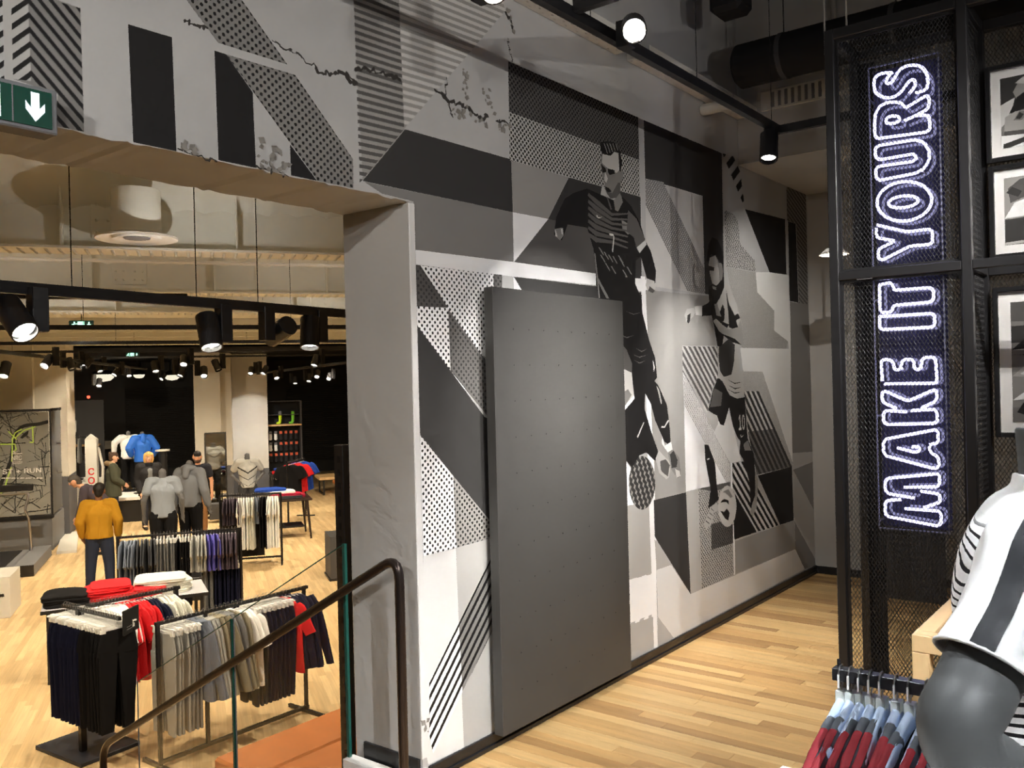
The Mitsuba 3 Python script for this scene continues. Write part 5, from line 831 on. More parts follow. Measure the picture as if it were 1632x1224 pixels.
part(k, 'glass', tf(box(-.22, .22, -.012, -.01, .03, 2.03), P_), 'mat_mirror'); part(k, 'back', tf(box(-.23, .23, -.008, .012, .0, 2.06), P_), BLACK)
for a, b, c, d in ((-.25, -.22, 0, 2.06), (.22, .25, 0, 2.06), (-.25, .25, 2.03, 2.06), (-.25, .25, 0, .03)): part(k, 'frame_bar', tf(box(a, b, -.025, .015, c, d), P_), BLACK)
sk = thing('sock_display', 'tall dark display unit with a wooden shelf above rows of hanging socks', 'display unit')
part(sk, 'back_panel', ubox(2.08, 3.03, 27.3, 27.34, FL, 1.2), BLACKM); part(sk, 'side', ubox(3.0, 3.05, 26.9, 27.34, FL, 1.22), DGREY); part(sk, 'top', ubox(2.08, 3.05, 26.9, 27.34, 1.2, 1.23), DGREY); part(sk, 'wood_shelf', ubox(2.05, 3.03, 26.85, 27.3, .48, .53, .004), WOOD); part(sk, 'upper_shelf', ubox(2.08, 3.03, 27.0, 27.3, .8, .82), DGREY)
NEON_Y = mat('neon_yellow', (214, 240, 40), .5); NEON_G = mat('neon_green', (150, 240, 80), .5); SOCKB = mat('sock_black', (34, 33, 34), .8); CARD = mat('sock_card', (205, 92, 62), .6)
def sock(key, P, m, s=1., top=None):
    pts = [V(0, 0, .36), V(0, 0, .3), V(0, 0, .14), V(-.005, 0, .07), V(-.03, 0, .035), V(-.08, 0, .03), V(-.11, 0, .028)]
    part(key, 'foot_and_leg', tf(tube(np.array(pts)*s, np.array([.042, .048, .04, .04, .042, .034, .02])*s, 12), P), m, True)
    if top: part(key, 'cuff', tf(tube(np.array([V(0, 0, .26), V(0, 0, .37)])*s, .05*s, 12), P), top, True)
for u, m, t, lab in ((2.43, NEON_Y, GREYP, 'fluorescent yellow sock form with a grey cuff on the wooden shelf'), (2.8, NEON_G, None, 'fluorescent green sock form on the wooden shelf')):
    k = thing('sock_form', lab, 'sock'); sock(k, UWT(u, 27.05, .53), m, 1.05, t)
for rw in range(4):
    for c in range(6):
        if rw == 3 and c > 2: continue
        wht = c < 2 and rw != 2
        k = thing('sock_pair', 'white socks hanging on the dark display' if wht else 'black socks with an orange card hanging on the dark display', 'socks', 'white hanging socks' if wht else 'black hanging socks')
        P = UWT(2.15+c*.15, 27.2, .30-rw*.33-(.2 if rw == 3 else 0))
        part(k, 'socks', tf(skin([superring(V(0, 0, z), V(1., 0, 0), V(0, 1., 0), w, .03, 10) for z, w in ((0, .035), (-.06, .045), (-.16, .045), (-.22, .055), (-.25, .03))]), P), WHITE if wht else SOCKB, True)
        part(k, 'card', tf(box(-.04, .04, -.04, -.034, -.06, .02), P), CARD if not wht else GREYP)
k = thing('wooden_bench', 'low bench with a pale wood tray and an orange top at the far right', 'bench')
part(k, 'wood_tray', ubox(3.34, 5.2, 25.5, 26.6, -1.06, -.98, .006), WOOD); part(k, 'orange_top', ubox(3.7, 5.2, 23.9, 25.45, -1.16, -1.06, .02), mat('orange_seat', (188, 112, 56), .5))
for u, w in ((3.45, 25.55), (3.45, 26.5), (3.75, 24.), (5.1, 24.)): part(k, 'leg', ubox(u, u+.04, w, w+.04, FL, -1.06), BLACK)
part(k, 'leg_rail', ubox(3.45, 3.49, 25.55, 26.5, FL, FL+.04), BLACK)
TAN = bumped('tan_leather', tone((170, 102, 54), .10, 6.), lambda p, n, uv: F_(p.x*60, p.y*60, p.z*60), .002, .45, .4)
k = thing('leather_bench', 'orange tan leather bench seen through the stair glass', 'bench')
for y0, y1 in ((4.55, 5.14), (5.145, 5.65)): part(k, 'seat_cushion', box(3.62, 6.2, y0, y1, -1.22, -1.05, .02), TAN, 40)
part(k, 'plinth', box(3.7, 6.1, 4.65, 5.55, FL, -1.22), BLACK)
k = thing('white_box', 'white storage box with a hand slot on the floor at the left edge', 'box'); part(k, 'body', ubox(-3.2, -2.46, 13.9, 14.7, FL, -.93, .006), OFFW); part(k, 'hand_slot', ubox(-2.61, -2.53, 13.895, 13.91, -1.2, -1.16), BLACK)
k = thing('grey_cabinet', 'small dark grey cabinet on the floor partly hidden by the jamb', 'cabinet'); part(k, 'body', ubox(2.0, 2.6, 14.2, 14.8, FL+.03, -.79, .006), DGREY); part(k, 'skirt', ubox(1.98, 2.62, 14.18, 14.82, FL, FL+.03), BLACK)
k = thing('display_platform', 'white topped dark platform under the blue jacket mannequin', 'platform'); part(k, 'top', ubox(-1.8, -.62, 22.8, 24.6, -.98, -.9, .006), WHITE); part(k, 'sides', ubox(-1.76, -.66, 22.86, 24.55, FL, -.98), BLACK)
k = thing('high_stool', 'tall black column stand with a white top behind the two women', 'stand'); P_ = UWT(-.74, 23.4, FL)
part(k, 'column', tf(cyl(0, 0, .02, 1.62, .1, .1, 16), P_), BLACK, 40); part(k, 'top', tf(lathe([(.001, 1.62), (.17, 1.62), (.17, 1.66), (.001, 1.66)], 24), P_), OFFW, 40); part(k, 'base', tf(lathe([(.001, 0), (.2, 0), (.2, .02), (.001, .02)], 24), P_), BLACK, 40)
k = thing('dark_box', 'small dark grey box standing in front of the mirror', 'box'); put(k, ubox(.3, .58, 21.6, 21.9, -1.42, -1.05, .01), DGREY)
k = thing('side_table', 'black side table standing by the narrow column', 'table'); part(k, 'top', ubox(.85, 1.2, 19.2, 19.9, -.9, -.86), BLACK); 
for a, b in ((.88, 19.25), (1.15, 19.25), (.88, 19.85), (1.15, 19.85)): part(k, 'leg', ubox(a, a+.03, b, b+.03, FL, -.9), BLACK)
k = thing('shelf_unit', 'dark shelf unit with a pale shelf behind the broad column', 'shelf'); part(k, 'back', ubox(-3.4, -2.4, 27.5, 27.55, FL, 1.4), DGREY); part(k, 'shelf', ubox(-3.4, -2.5, 27., 27.5, .12, .16), WOOD); part(k, 'hanging_rail', tube([UW(-3.4, 27.1, -.75), UW(-2.55, 27.1, -.75)], .015, 8), CHROME)
plate(108, 122, 671, 689, 27.2, 'display_box', 'glowing white box on the shelf behind the broad column', 'box', WHITE)
k = thing('shoe_table', 'white display table with shoes behind the sign pillar', 'table'); part(k, 'top', ubox(-3.3, -2.3, 25., 25.8, -.75, -.7), WHITE); part(k, 'body', ubox(-3.25, -2.35, 25.05, 25.75, FL, -.75), OFFW)
for i, (u, w) in enumerate(((-2.72, 25.2), (-2.5, 25.3), (-2.6, 25.1))):
    k = thing('shoe', 'white running shoe on the display table behind the sign pillar', 'shoe', 'white shoes on the display table'); P_ = UWT(u, w, -.70, i*.7)
    part(k, 'upper', tf(skin(dense([superring(V(t*.28, 0, .05+.02*(t < .3)), V(0, 1., 0), V(0, 0, 1.), w_, h_, 12) for t, w_, h_ in ((0, .02, .04), (.1, .04, .06), (.35, .042, .055), (.8, .045, .03), (1, .02, .015))], 3)), P_), WHITE, True); part(k, 'sole', tf(box(0, .28, -.042, .042, 0, .02, .008), P_), OFFW)

# ================================================================ clothes
CLOTH = {n: mat('cloth_'+n, c, .85, spec=.15) for n, c in dict(navy=(22, 25, 46), black=(20, 20, 22), white=(236, 236, 234), red=(206, 40, 46), pale=(206, 206, 196), lightgrey=(150, 151, 148), midgrey=(112, 114, 116),
         bluegrey=(104, 112, 126), olive=(128, 122, 104), charcoal=(58, 60, 64), violet=(78, 74, 150), mauve=(70, 62, 72), blue=(40, 72, 160), crimson=(160, 36, 60), sand=(176, 170, 150), wineblack=(34, 30, 36)).items()}
CLIPW = mat('clip_white', (226, 228, 226), .35)
HANGC = mat('hanger_clear', (208, 210, 212), .25, spec=.5)
X1, Y1_, Z1 = V(1., 0, 0), V(0, 1., 0), V(0, 0, 1.)
# every garment hangs from the origin: x across, y along the rail
def fold(rs, amp, seed, fx=14.):
    r = random.Random(seed); ph = [r.uniform(0, 6) for _ in range(4)]; out = []; L = len(rs)
    for i, q in enumerate(rs):
        t = i/(L-1); dy = amp*(.3+.7*t)*(np.sin(q[:, 0]*fx+ph[0])+.6*np.sin(q[:, 0]*fx*2.3+ph[1]+t*2)); o = q.copy(); o[:, 1] += dy; o[:, 0] *= 1+.05*math.sin(ph[2]+3*t); o[:, 2] += .006*np.sin(q[:, 0]*30+ph[3])*t; out.append(o)
    return out
HOOK = tube([V(-.016, 0, -.01), V(-.018, 0, .012), V(-.008, 0, .024), V(.008, 0, .024), V(.018, 0, .01), V(.012, 0, -.012), V(0, 0, -.024), V(0, 0, -.06)], .0022, 5)
TOPH = skin([superring(V(t*.2, 0, -.065-.075*abs(t)**1.2), Z1, Y1_, .014, .008, 8) for t in np.linspace(-1, 1, 9)])
CLIPH = cat(bar((-.17, 0, -.065), (.17, 0, -.065), .008, .012), *[hull([V(s*.12+a, b, c) for a in (-.016, .016) for b in (-.012, .012) for c in (-.115, -.055)]) for s in (-1, 1)], bar((-.15, 0, -.10), (.15, 0, -.10), .012, .03))
PLY = {'hook': mikit.ply(HOOK, CHROME, smooth=True), 'top': mikit.ply(TOPH, HANGC, smooth=True), 'clip': mikit.ply(CLIPH, CLIPW)}
def pants(seed, L=.93, w=.17, th=.014):
    r = random.Random(seed); top = fold(dense([superring(V(0, 0, z), X1, Y1_, a, th, 20, 3) for z, a in ((-.10, w*.8), (-.16, w*.92), (-.30, w))], 2), .004, seed); ms = [skin(top)]
    for s in (-1, 1): ms.append(skin(fold(dense([superring(V(s*w*.5+s*t*.01, 0, -.27-t*(L-.27)), X1, Y1_, (w*.52)*(1-.42*t), th*(1+.2*t), 14, 3) for t in (0, .3, .65, 1)], 3), .010, seed+s)))
    return cat(ms)
def tee(seed, L=.68, w=.225, sl=.26, th=.016, longs=False):
    ms = [skin(fold(dense([superring(V(0, 0, z), X1, Y1_, a, b, 22, 3) for z, a, b in ((-.062, .06, .012), (-.085, .12, .014), (-.125, .195, th), (-.2, w, th), (-.42, w*.95, th*1.2), (-L-.05, w, th*1.4))], 3), .008, seed))]
    n = .56 if longs else sl
    for s in (-1, 1):
        d = V(s*.34, 0, -1.) if longs else V(s*.55, 0, -1.); d /= np.linalg.norm(d); c0 = V(s*.185, 0, -.135); sx = V(d[2], 0, -d[0])*-1
        ms.append(skin(fold(dense([superring(c0+d*(n*t), sx, Y1_, a, th*.8, 14, 2.6) for t, a in ((-.15, .03), (.05, .075), (.4, .078 if not longs else .068), (1, .074 if not longs else .045))], 3), .005, seed+s)))
    return cat(ms)
def hood(seed): return cat(tee(seed, .66, .24, th=.022, longs=True), skin(dense([superring(V(0, -.01+.02*t, -.055+.02*math.sin(t*3)-.05*t), X1, Y1_, a, b, 16) for t, a, b in ((0, .03, .01), (.25, .10, .03), (.6, .12, .04), (1, .09, .02))], 3)))
GEO = {}
for nm, fn in (('pants', pants), ('tee', tee), ('hoodie', hood), ('long_top', lambda s: tee(s, .9, .2, th=.014)), ('skirt', lambda s: skin(fold(dense([superring(V(0, 0, z), X1, Y1_, a, .016, 20, 3) for z, a in ((-.10, .15), (-.3, .17), (-.95, .2))], 4), .010, s))), ('short_top', lambda s: tee(s, .46, .19, .2)), ('jacket', lambda s: tee(s, .66, .24, th=.022, longs=True))):
    GEO[nm] = [mikit.ply(fn(s*10+3), CLOTH['black'], smooth=40) for s in (1, 2, 3)]
def run(A, B, z, items, seed, lab_place, span=(.03, .97), spread=1.):
    """hang garments along the rail A-B; items: (kind, colour, count, category, description)"""
    r = random.Random(seed); A, B = V(A[0], A[1], z), V(B[0], B[1], z); e = (B-A)/np.linalg.norm(B-A); n = sum(i[2] for i in items); j = 0; L = np.linalg.norm(B-A)
    for kind, col, cnt, catg, desc in items:
        for c in range(cnt):
            t = span[0]+(span[1]-span[0])*(j+.5)/n; j += 1; p = A+(B-A)*t+e*r.uniform(-.004, .004)
            an = r.uniform(-.12, .12); ey = e*math.cos(an)+np.cross(Z1, e)*math.sin(an); ex = np.cross(ey, Z1); T = frame(p+V(0, 0, .014), ex, ey, Z1)
            base = {'pants': 'training_pants', 'tee': 't_shirt', 'hoodie': 'hooded_top', 'long_top': 'long_shirt', 'skirt': 'long_tights', 'short_top': 'crop_top', 'jacket': 'jacket'}[kind]
            k = thing(base, desc+' '+lab_place, catg, desc+' '+lab_place if cnt > 1 else None)
            reuse(k, 'fabric', r.choice(GEO[kind]), T, CLOTH[col])
            reuse(k, 'hanger', PLY['clip' if kind in ('pants', 'skirt') else 'top'], T); reuse(k, 'hook', PLY['hook'], T)
def rail(key, A, B, z, posts, feet=.24, w=.028):
    A, B = V(A[0], A[1], z), V(B[0], B[1], z); e = (B-A)/np.linalg.norm(B-A); n = np.cross(Z1, e)
    part(key, 'rail_bar', bar(A-e*.02, B+e*.02, w), BLACK)
    for t in posts:
        p = A+(B-A)*t; part(key, 'post', bar(V(p[0], p[1], FL+.03), V(p[0], p[1], z), w), BLACK)
        if feet: part(key, 'foot', bar(V(*(p-n*feet)[:2], FL+.015), V(*(p+n*feet)[:2], FL+.015), .03), BLACK)
# front left rack: navy pants on its arm, shirts on the rail behind
k = thing('clothes_rack', 'black rack on a square base plate at the front left, pants on its arm', 'clothes rack')
FA, FB, FZ = (3.60, 7.86), (3.65, 6.98), -.25
part(k, 'rail_bar', bar((*FA, FZ), (*FB, FZ), .028), BLACK); part(k, 'post', bar((3.62, 7.60, FL), (3.62, 7.60, FZ), .05), BLACK)
part(k, 'base_plate', tf(box(-.27, .27, -.36, .36, 0, .035, .004), TR(3.72, 7.72, FL, rz=.07)), mat('base_plate', (44, 46, 54), .5))
GA, GB = (3.70, 7.66), (4.56, 7.60)
part(k, 'rail_bar', bar((*GA, FZ), (*GB, FZ), .028), BLACK); part(k, 'post', bar((4.52, 7.60, FL), (4.52, 7.60, FZ+.02), .035), BLACK); part(k, 'foot', bar((4.52, 7.3, FL+.015), (4.52, 7.9, FL+.015), .03), BLACK)
run(FA, FB, FZ, [('pants', 'navy', 13, 'pants', 'navy training pants'), ('pants', 'black', 9, 'pants', 'black training pants')], 1, 'on the arm of the front left rack')
run(GA, GB, FZ, [('tee', 'white', 10, 't-shirt', 'white t-shirt'), ('tee', 'red', 7, 't-shirt', 'red t-shirt'), ('tee', 'navy', 3, 't-shirt', 'navy t-shirt'), ('tee', 'pale', 6, 't-shirt', 'pale grey t-shirt')], 2, 'on the rail behind the navy pants', (.03, .93))
s_ = thing('rack_sign', 'small black sign board on the end of the front left rack arm', 'sign'); a, b = V(3.66, 6.95, 0), V(3.86, 7.08, 0); e = (b-a)/np.linalg.norm(b-a); ns_ = np.cross(e, Z1)
part(s_, 'board', bar(a+V(0, 0, -.29), b+V(0, 0, -.29), .014, .2), BLACKM)
for z, t in ((-.33, .8), (-.35, .6)): part(s_, 'white_line', bar(a+e*.04+ns_*.008+V(0, 0, z), a+e*(.04+.14*t)+ns_*.008+V(0, 0, z), .002, .006), GREYP)
# table behind with folded piles
TL, TRr = V(4.21, 9.70, 0), V(5.73, 8.95, 0); te = (TRr-TL)/np.linalg.norm(TRr-TL); tn = np.cross(Z1, te); tL = np.linalg.norm(TRr-TL); TT = frame(TL, te, tn, Z1)
k = thing('display_table', 'pale topped table with a dark edge holding folded red and cream clothes', 'table')
part(k, 'table_top', tf(box(0, tL, 0, .75, -.735, -.70, .003), TT), mat('table_grey', (176, 176, 182), .4)); part(k, 'edge_band', tf(box(-.003, tL+.003, -.004, 0, -.74, -.702), TT), BLACK)
for x in (.05, tL-.09):
    for y in (.04, .67): part(k, 'leg', tf(box(x, x+.035, y, y+.035, FL, -.735), TT), BLACK)
    part(k, 'cross_rail', tf(box(x, x+.035, .075, .67, FL+.32, FL+.355), TT), BLACK)
def folded(base, lab, col, T, x, y, z, sx, sy, h, seed, group, catg='folded shirt'):
    r = random.Random(seed*7+1); a = r.uniform(-.12, .12); x += r.uniform(-.012, .012); y += r.uniform(-.012, .012); ex, ey = V(math.cos(a), math.sin(a), 0), V(-math.sin(a), math.cos(a), 0); parts_ = []
    for q, (zz, s) in enumerate(((0, 1.), (.5, .985))):              # two layers of folded cloth with a rounded front edge
        rs = [superring(V(x, y, z+h*(zz+t)), ex, ey, sx*s*k_, sy*s*k_, 30, 5) for t, k_ in ((0, .965), (.12, 1.), (.38, 1.), (.5, .96))]
        if q: rs.append(superring(V(x, y, z+h*1.02), ex, ey, sx*.55, sy*.55, 30, 4))
        parts_.append(skin(wrinkle(dense(rs, 2), .02, 11, seed+q)))
    m = cat(parts_); v = m.vertices; v[:, 2] = np.maximum(z, v[:, 2]+.5*h*(meshkit.fbm(v*[6, 6, 0]+seed, 2, seed)-.5)*np.clip((v[:, 2]-z)/h, 0, 1)-.35*h*np.clip(((v[:, 0]-x)/sx)**2, 0, 1)*((v[:, 2]-z)/h))
    return solo(base, lab, catg, tf(m, T), CLOTH[col], True, group)
for i in range(5): folded('folded_shirt', 'red folded shirt in the pile on the display table', 'red', TT, (.66+.03*math.sin(i*2)), .36, -.70+i*.03, .25-.01*i, .24, .034, i, 'red folded shirts on the table')
for i in range(4): folded('folded_shirt', 'bright red folded shirt lying behind the rail of t-shirts', 'red', TT, 1.02+.02*i, .2, -.70+i*.026, .17, .17, .03, 20+i, 'second pile of red folded shirts')
for i in range(5): folded('folded_trousers', 'cream folded trousers in the pile on the right end of the display table', 'pale', TT, 1.24+.03*math.sin(i*3), .40, -.70+i*.032, .31-.008*i, .26, .036, 40+i, 'cream folded trousers on the table', 'folded trousers')
for i in range(2): folded('folded_jacket', 'black folded jacket heaped on the left end of the display table', 'black', TT, .24, .26, -.70+i*.06, .23, .22, .075, 60+i, 'black jackets heaped on the table', 'folded jacket')
# right rack behind the stair glass
k = thing('clothes_rack', 'long black rack with grey sweats and navy jackets behind the stair glass', 'clothes rack'); RA, RB = (3.86, 6.78), (5.38, 6.78)
rail(k, RA, RB, -.31, (0., .985), .26); part(k, 'bottom_bar', bar((*RA, FL+.05), (*RB, FL+.05), .03), BLACK); part(k, 'post', bar((4.3, 6.78, FL+.05), (4.3, 6.78, -.31), .028), BLACK)
run(RA, RB, -.31, [('pants', 'lightgrey', 4, 'pants', 'pale grey sweatpants'), ('pants', 'midgrey', 3, 'pants', 'mid grey sweatpants'), ('hoodie', 'bluegrey', 2, 'hooded top', 'blue grey hooded top'), ('hoodie', 'lightgrey', 2, 'hooded top', 'pale grey hooded top'), ('hoodie', 'olive', 2, 'hooded top', 'grey olive hooded top'),
    ('hoodie', 'midgrey', 2, 'hooded top', 'mid grey hooded top'), ('jacket', 'olive', 2, 'jacket', 'olive jacket'), ('tee', 'white', 3, 't-shirt', 'white t-shirt'), ('pants', 'charcoal', 3, 'pants', 'charcoal pants'), ('pants', 'navy', 7, 'pants', 'dark navy pants'), ('tee', 'red', 1, 't-shirt', 'red t-shirt'), ('jacket', 'navy', 4, 'jacket', 'navy jacket')], 5, 'on the rack behind the stair glass', (.02, .97))
# middle rack
def uwxy(u, w): return tuple(UW(u, w)[:2])
k = thing('clothes_rack', 'two level black rack in the middle of the store with grey and dark tops', 'clothes rack'); MA, MB = uwxy(-.95, 12.3), uwxy(.55, 12.3)
rail(k, MA, MB, -.26, (0, 1.), .26); part(k, 'rail_bar', bar(V(*uwxy(.05, 12.42), -.85), V(*uwxy(.55, 12.42), -.85), .025), BLACK); part(k, 'back_panel', ubox(.1, .56, 12.55, 12.57, FL+.05, -.3), BLACKM)
run(MA, MB, -.26, [('long_top', 'bluegrey', 5, 'shirt', 'blue grey long shirt'), ('long_top', 'charcoal', 6, 'shirt', 'charcoal long shirt'), ('skirt', 'midgrey', 6, 'tights', 'mid grey long tights'), ('skirt', 'black', 5, 'tights', 'black long tights'), ('short_top', 'lightgrey', 5, 'top', 'pale grey short top'), ('short_top', 'violet', 4, 'top', 'violet short top'), ('short_top', 'mauve', 6, 'top', 'dark mauve short top')], 7, 'on the middle rack', (.02, .97))
run(uwxy(.05, 12.42), uwxy(.55, 12.42), -.68, [('skirt', 'midgrey', 4, 'tights', 'grey leggings'), ('skirt', 'navy', 9, 'tights', 'navy leggings')], 8, 'on the lower rail of the middle rack')
# far rack
k = thing('clothes_rack', 'far black rack with white and violet tinted tops before the table of shirts', 'clothes rack'); OA, OB = uwxy(.40, 16.2), uwxy(1.42, 16.1)
rail(k, OA, OB, -.26, (0, 1.), .22); part(k, 'back_panel', ubox(.42, 1.15, 16.45, 16.47, FL+.1, -.4), BLACKM); part(k, 'bottom_bar', bar(V(*OA, FL+.12), V(*OB, FL+.12), .03), BLACK)
run(OA, OB, -.26, [('short_top', 'mauve', 6, 'top', 'dark mauve top'), ('long_top', 'white', 4, 'shirt', 'long white shirt'), ('long_top', 'pale', 3, 'shirt', 'long pale shirt'), ('short_top', 'bluegrey', 2, 'top', 'pale blue grey top'), ('long_top', 'black', 3, 'shirt', 'long black shirt'), ('long_top', 'white', 5, 'shirt', 'white shirt with violet shoulders')], 9, 'on the far rack', (.05, .97))
# table of coloured shirts and the small rack beyond it
k = thing('display_table', 'dark wooden table on splayed legs with folded blue, white and red shirts', 'table'); P_ = UWT(1.66, 18.9, FL)
DWD = mat('dark_wood', (44, 34, 30), .4); part(k, 'table_top', tf(box(-.55, .6, -.45, .45, .78, .82, .004), P_), DWD)
for sx in (-1, 1):
    for sy in (-1, 1): part(k, 'leg', tf(tube([V(sx*.5, sy*.4, .78), V(sx*.56, sy*.46, 0)], [.03, .018], 8), P_), DWD)
part(k, 'lower_shelf', tf(box(-.5, .45, -.3, .3, .22, .25), P_), BLACK)
for i, (c, x, lab) in enumerate((('charcoal', .12, 'charcoal folded shirt on the dark wooden table'), ('crimson', .1, 'crimson folded shirt on the dark wooden table'), ('white', -.02, 'white folded shirt on the dark wooden table'), ('blue', -.2, 'blue folded shirt topmost on the dark wooden table'), ('crimson', .3, 'crimson folded shirt at the right of the dark wooden table'))):
    folded('folded_shirt', lab, c, P_, x, -.1+.05*i, .82+(.05*i if i < 4 else .0), .32 if i < 4 else .22, .24, .06, 80+i, None)
k = thing('clothes_rack', 'small black rack with red and blue shirts beyond the dark wooden table', 'clothes rack'); QA, QB = uwxy(1.98, 20.6), uwxy(2.5, 21.7)
rail(k, QA, QB, -.12, (0., 1.), .22)
run(QA, QB, -.12, [('tee', 'black', 3, 't-shirt', 'black t-shirt'), ('tee', 'red', 4, 't-shirt', 'red t-shirt'), ('tee', 'blue', 4, 't-shirt', 'blue t-shirt')], 11, 'on the small rack beyond the dark table')
k = thing('clothes_rack', 'far rail with a grey jacket behind the broad column', 'clothes rack'); ZA, ZB = uwxy(-3.4, 26.2), uwxy(-2.6, 26.2); rail(k, ZA, ZB, .42, (0., 1.), .2)
run(ZA, ZB, .42, [('jacket', 'bluegrey', 1, 'jacket', 'grey blue jacket'), ('jacket', 'lightgrey', 2, 'jacket', 'pale grey jacket')], 12, 'on the far rail behind the broad column', (.3, .95))
k = thing('clothing_table', 'low table with folded blue and red clothes under the sock display', 'table'); P_ = UWT(2.35, 25.2, FL); part(k, 'table_top', tf(box(-.4, .4, -.35, .35, .7, .74), P_), BLACK)
for sx in (-1, 1):
    for sy in (-1, 1): part(k, 'leg', tf(box(sx*.36-.02, sx*.36+.02, sy*.3-.02, sy*.3+.02, 0, .7), P_), BLACK)
folded('folded_shirt', 'red folded shirt on the low table under the sock display', 'red', P_, -.15, 0, .74, .2, .2, .08, 95, None); folded('folded_shirt', 'white folded shirt on the low table under the sock display', 'white', P_, .12, .0, .74, .15, .2, .06, 96, None); folded('folded_shirt', 'blue folded shirt on the low table under the sock display', 'blue', P_, -.12, 0, .83, .18, .2, .06, 97, None)

# ================================================================ people and shop mannequins
from manifold3d import OpType
BALL = np.asarray(trimesh.creation.icosphere(1).vertices)
def blob(bones, edge=.022, it=8, extra=(), cut=None):
    """bones: chains of (point, radius); one continuous smoothed surface"""
    ms = []
    for ch in bones:
        for (a, ra), (b, rb) in zip(ch, ch[1:]): ms.append(Manifold.hull_points(np.vstack([BALL*ra+a, BALL*rb+b])))
    ms += list(extra)
    M = Manifold.batch_boolean(ms, OpType.Add)
    for n_, o_ in (cut or ()): M = M.trim_by_plane(tuple(map(float, n_)), float(o_))
    m = man(M.refine_to_length(edge)); m.merge_vertices()
    trimesh.smoothing.filter_taubin(m, lamb=.5, nu=.53, iterations=it); return m
BASEJ = dict(pelvis=(0, 0, .96), waist=(0, 0, 1.08), chest=(0, .01, 1.27), neck=(0, .0, 1.48), head=(0, .03, 1.63), sr=(.185, 0, 1.41), er=(.235, -.03, 1.13), wr=(.245, .05, .88), sl=(-.185, 0, 1.41), el=(-.235, -.03, 1.13), wl=(-.245, .05, .88),
             hr=(.09, 0, .92), kr=(.10, .02, .50), ar=(.10, -.02, .09), hl=(-.09, 0, .92), kl=(-.10, .02, .50), al=(-.10, -.02, .09))
def joints(ch, s=1.): return {k: V(*ch.get(k, v))*s for k, v in BASEJ.items()}
def unit(v): return v/np.linalg.norm(v)
def skin_body(J, s, face=V(0, 1., 0), head=True, handfwd=None, g=1.):
    B = [[(J['pelvis'], .115*s), (J['waist'], .10*s*g), (J['chest'], .125*s*g)], [(J['chest'], .12*s), ((J['sr']+J['sl'])/2+V(0, 0, -.02), .075*s), (J['neck'], .052*s)]]
    for q in 'rl':
        B += [[((J['sr']+J['sl'])/2*.4+J['s'+q]*.6, .06*s), (J['s'+q], .056*s), (J['e'+q], .042*s), (J['w'+q], .028*s)], [(J['pelvis']*.5+J['h'+q]*.5, .10*s), (J['h'+q], .095*s), (J['k'+q], .060*s), (J['a'+q], .042*s), (J['a'+q]+V(0, .13, -.05)*s, .032*s)]]
        fw = unit(J['w'+q]-J['e'+q]); sd = unit(np.cross(fw, V(1., 0, 0) if abs(fw[0]) < .8 else V(0, 0, 1.))); pn = np.cross(fw, sd); w = J['w'+q]
        B.append([(w, .028*s), (w+fw*.05*s, .032*s), (w+fw*.085*s, .028*s)])
        for o, L in ((-.026, .07), (-.009, .08), (.009, .077), (.026, .06)): B.append([(w+fw*.075*s+sd*o*s, .011*s), (w+fw*(.075+L*.55)*s+sd*o*1.15*s-pn*.006*s, .010*s), (w+fw*(.075+L)*s+sd*o*1.2*s-pn*.02*s, .008*s)])
        B.append([(w+fw*.02*s-sd*.02*s, .013*s), (w+fw*.05*s-sd*.048*s, .011*s), (w+fw*.085*s-sd*.05*s-pn*.01*s, .009*s)])
    if head:
        h, f = J['head'], unit(face); up = unit(h-J['neck']+V(0, 0, .08)); r = np.cross(f, up)
        B += [[(J['neck'], .052*s), (h-up*.06*s-f*.015*s, .052*s)], [(h+up*.025*s-f*.012*s, .088*s), (h-up*.01*s+f*.012*s, .076*s), (h-up*.075*s+f*.035*s, .042*s)], [(h-up*.075*s+f*.035*s, .042*s), (h-up*.088*s+f*.055*s, .026*s)],
              [(h+up*.01*s+f*.085*s, .012*s), (h-up*.03*s+f*.105*s, .015*s)], [(h-up*.0*s+r*.078*s-f*.01*s, .02*s), (h-up*.03*s+r*.08*s-f*.005*s, .014*s)], [(h-up*.0*s-r*.078*s-f*.01*s, .02*s), (h-up*.03*s-r*.08*s-f*.005*s, .014*s)]]
    else: B += [[(J['neck'], .056*s), (J['neck']+V(0, 0, .07)*s, .054*s)]]
    return blob(B, .02*s, 6)
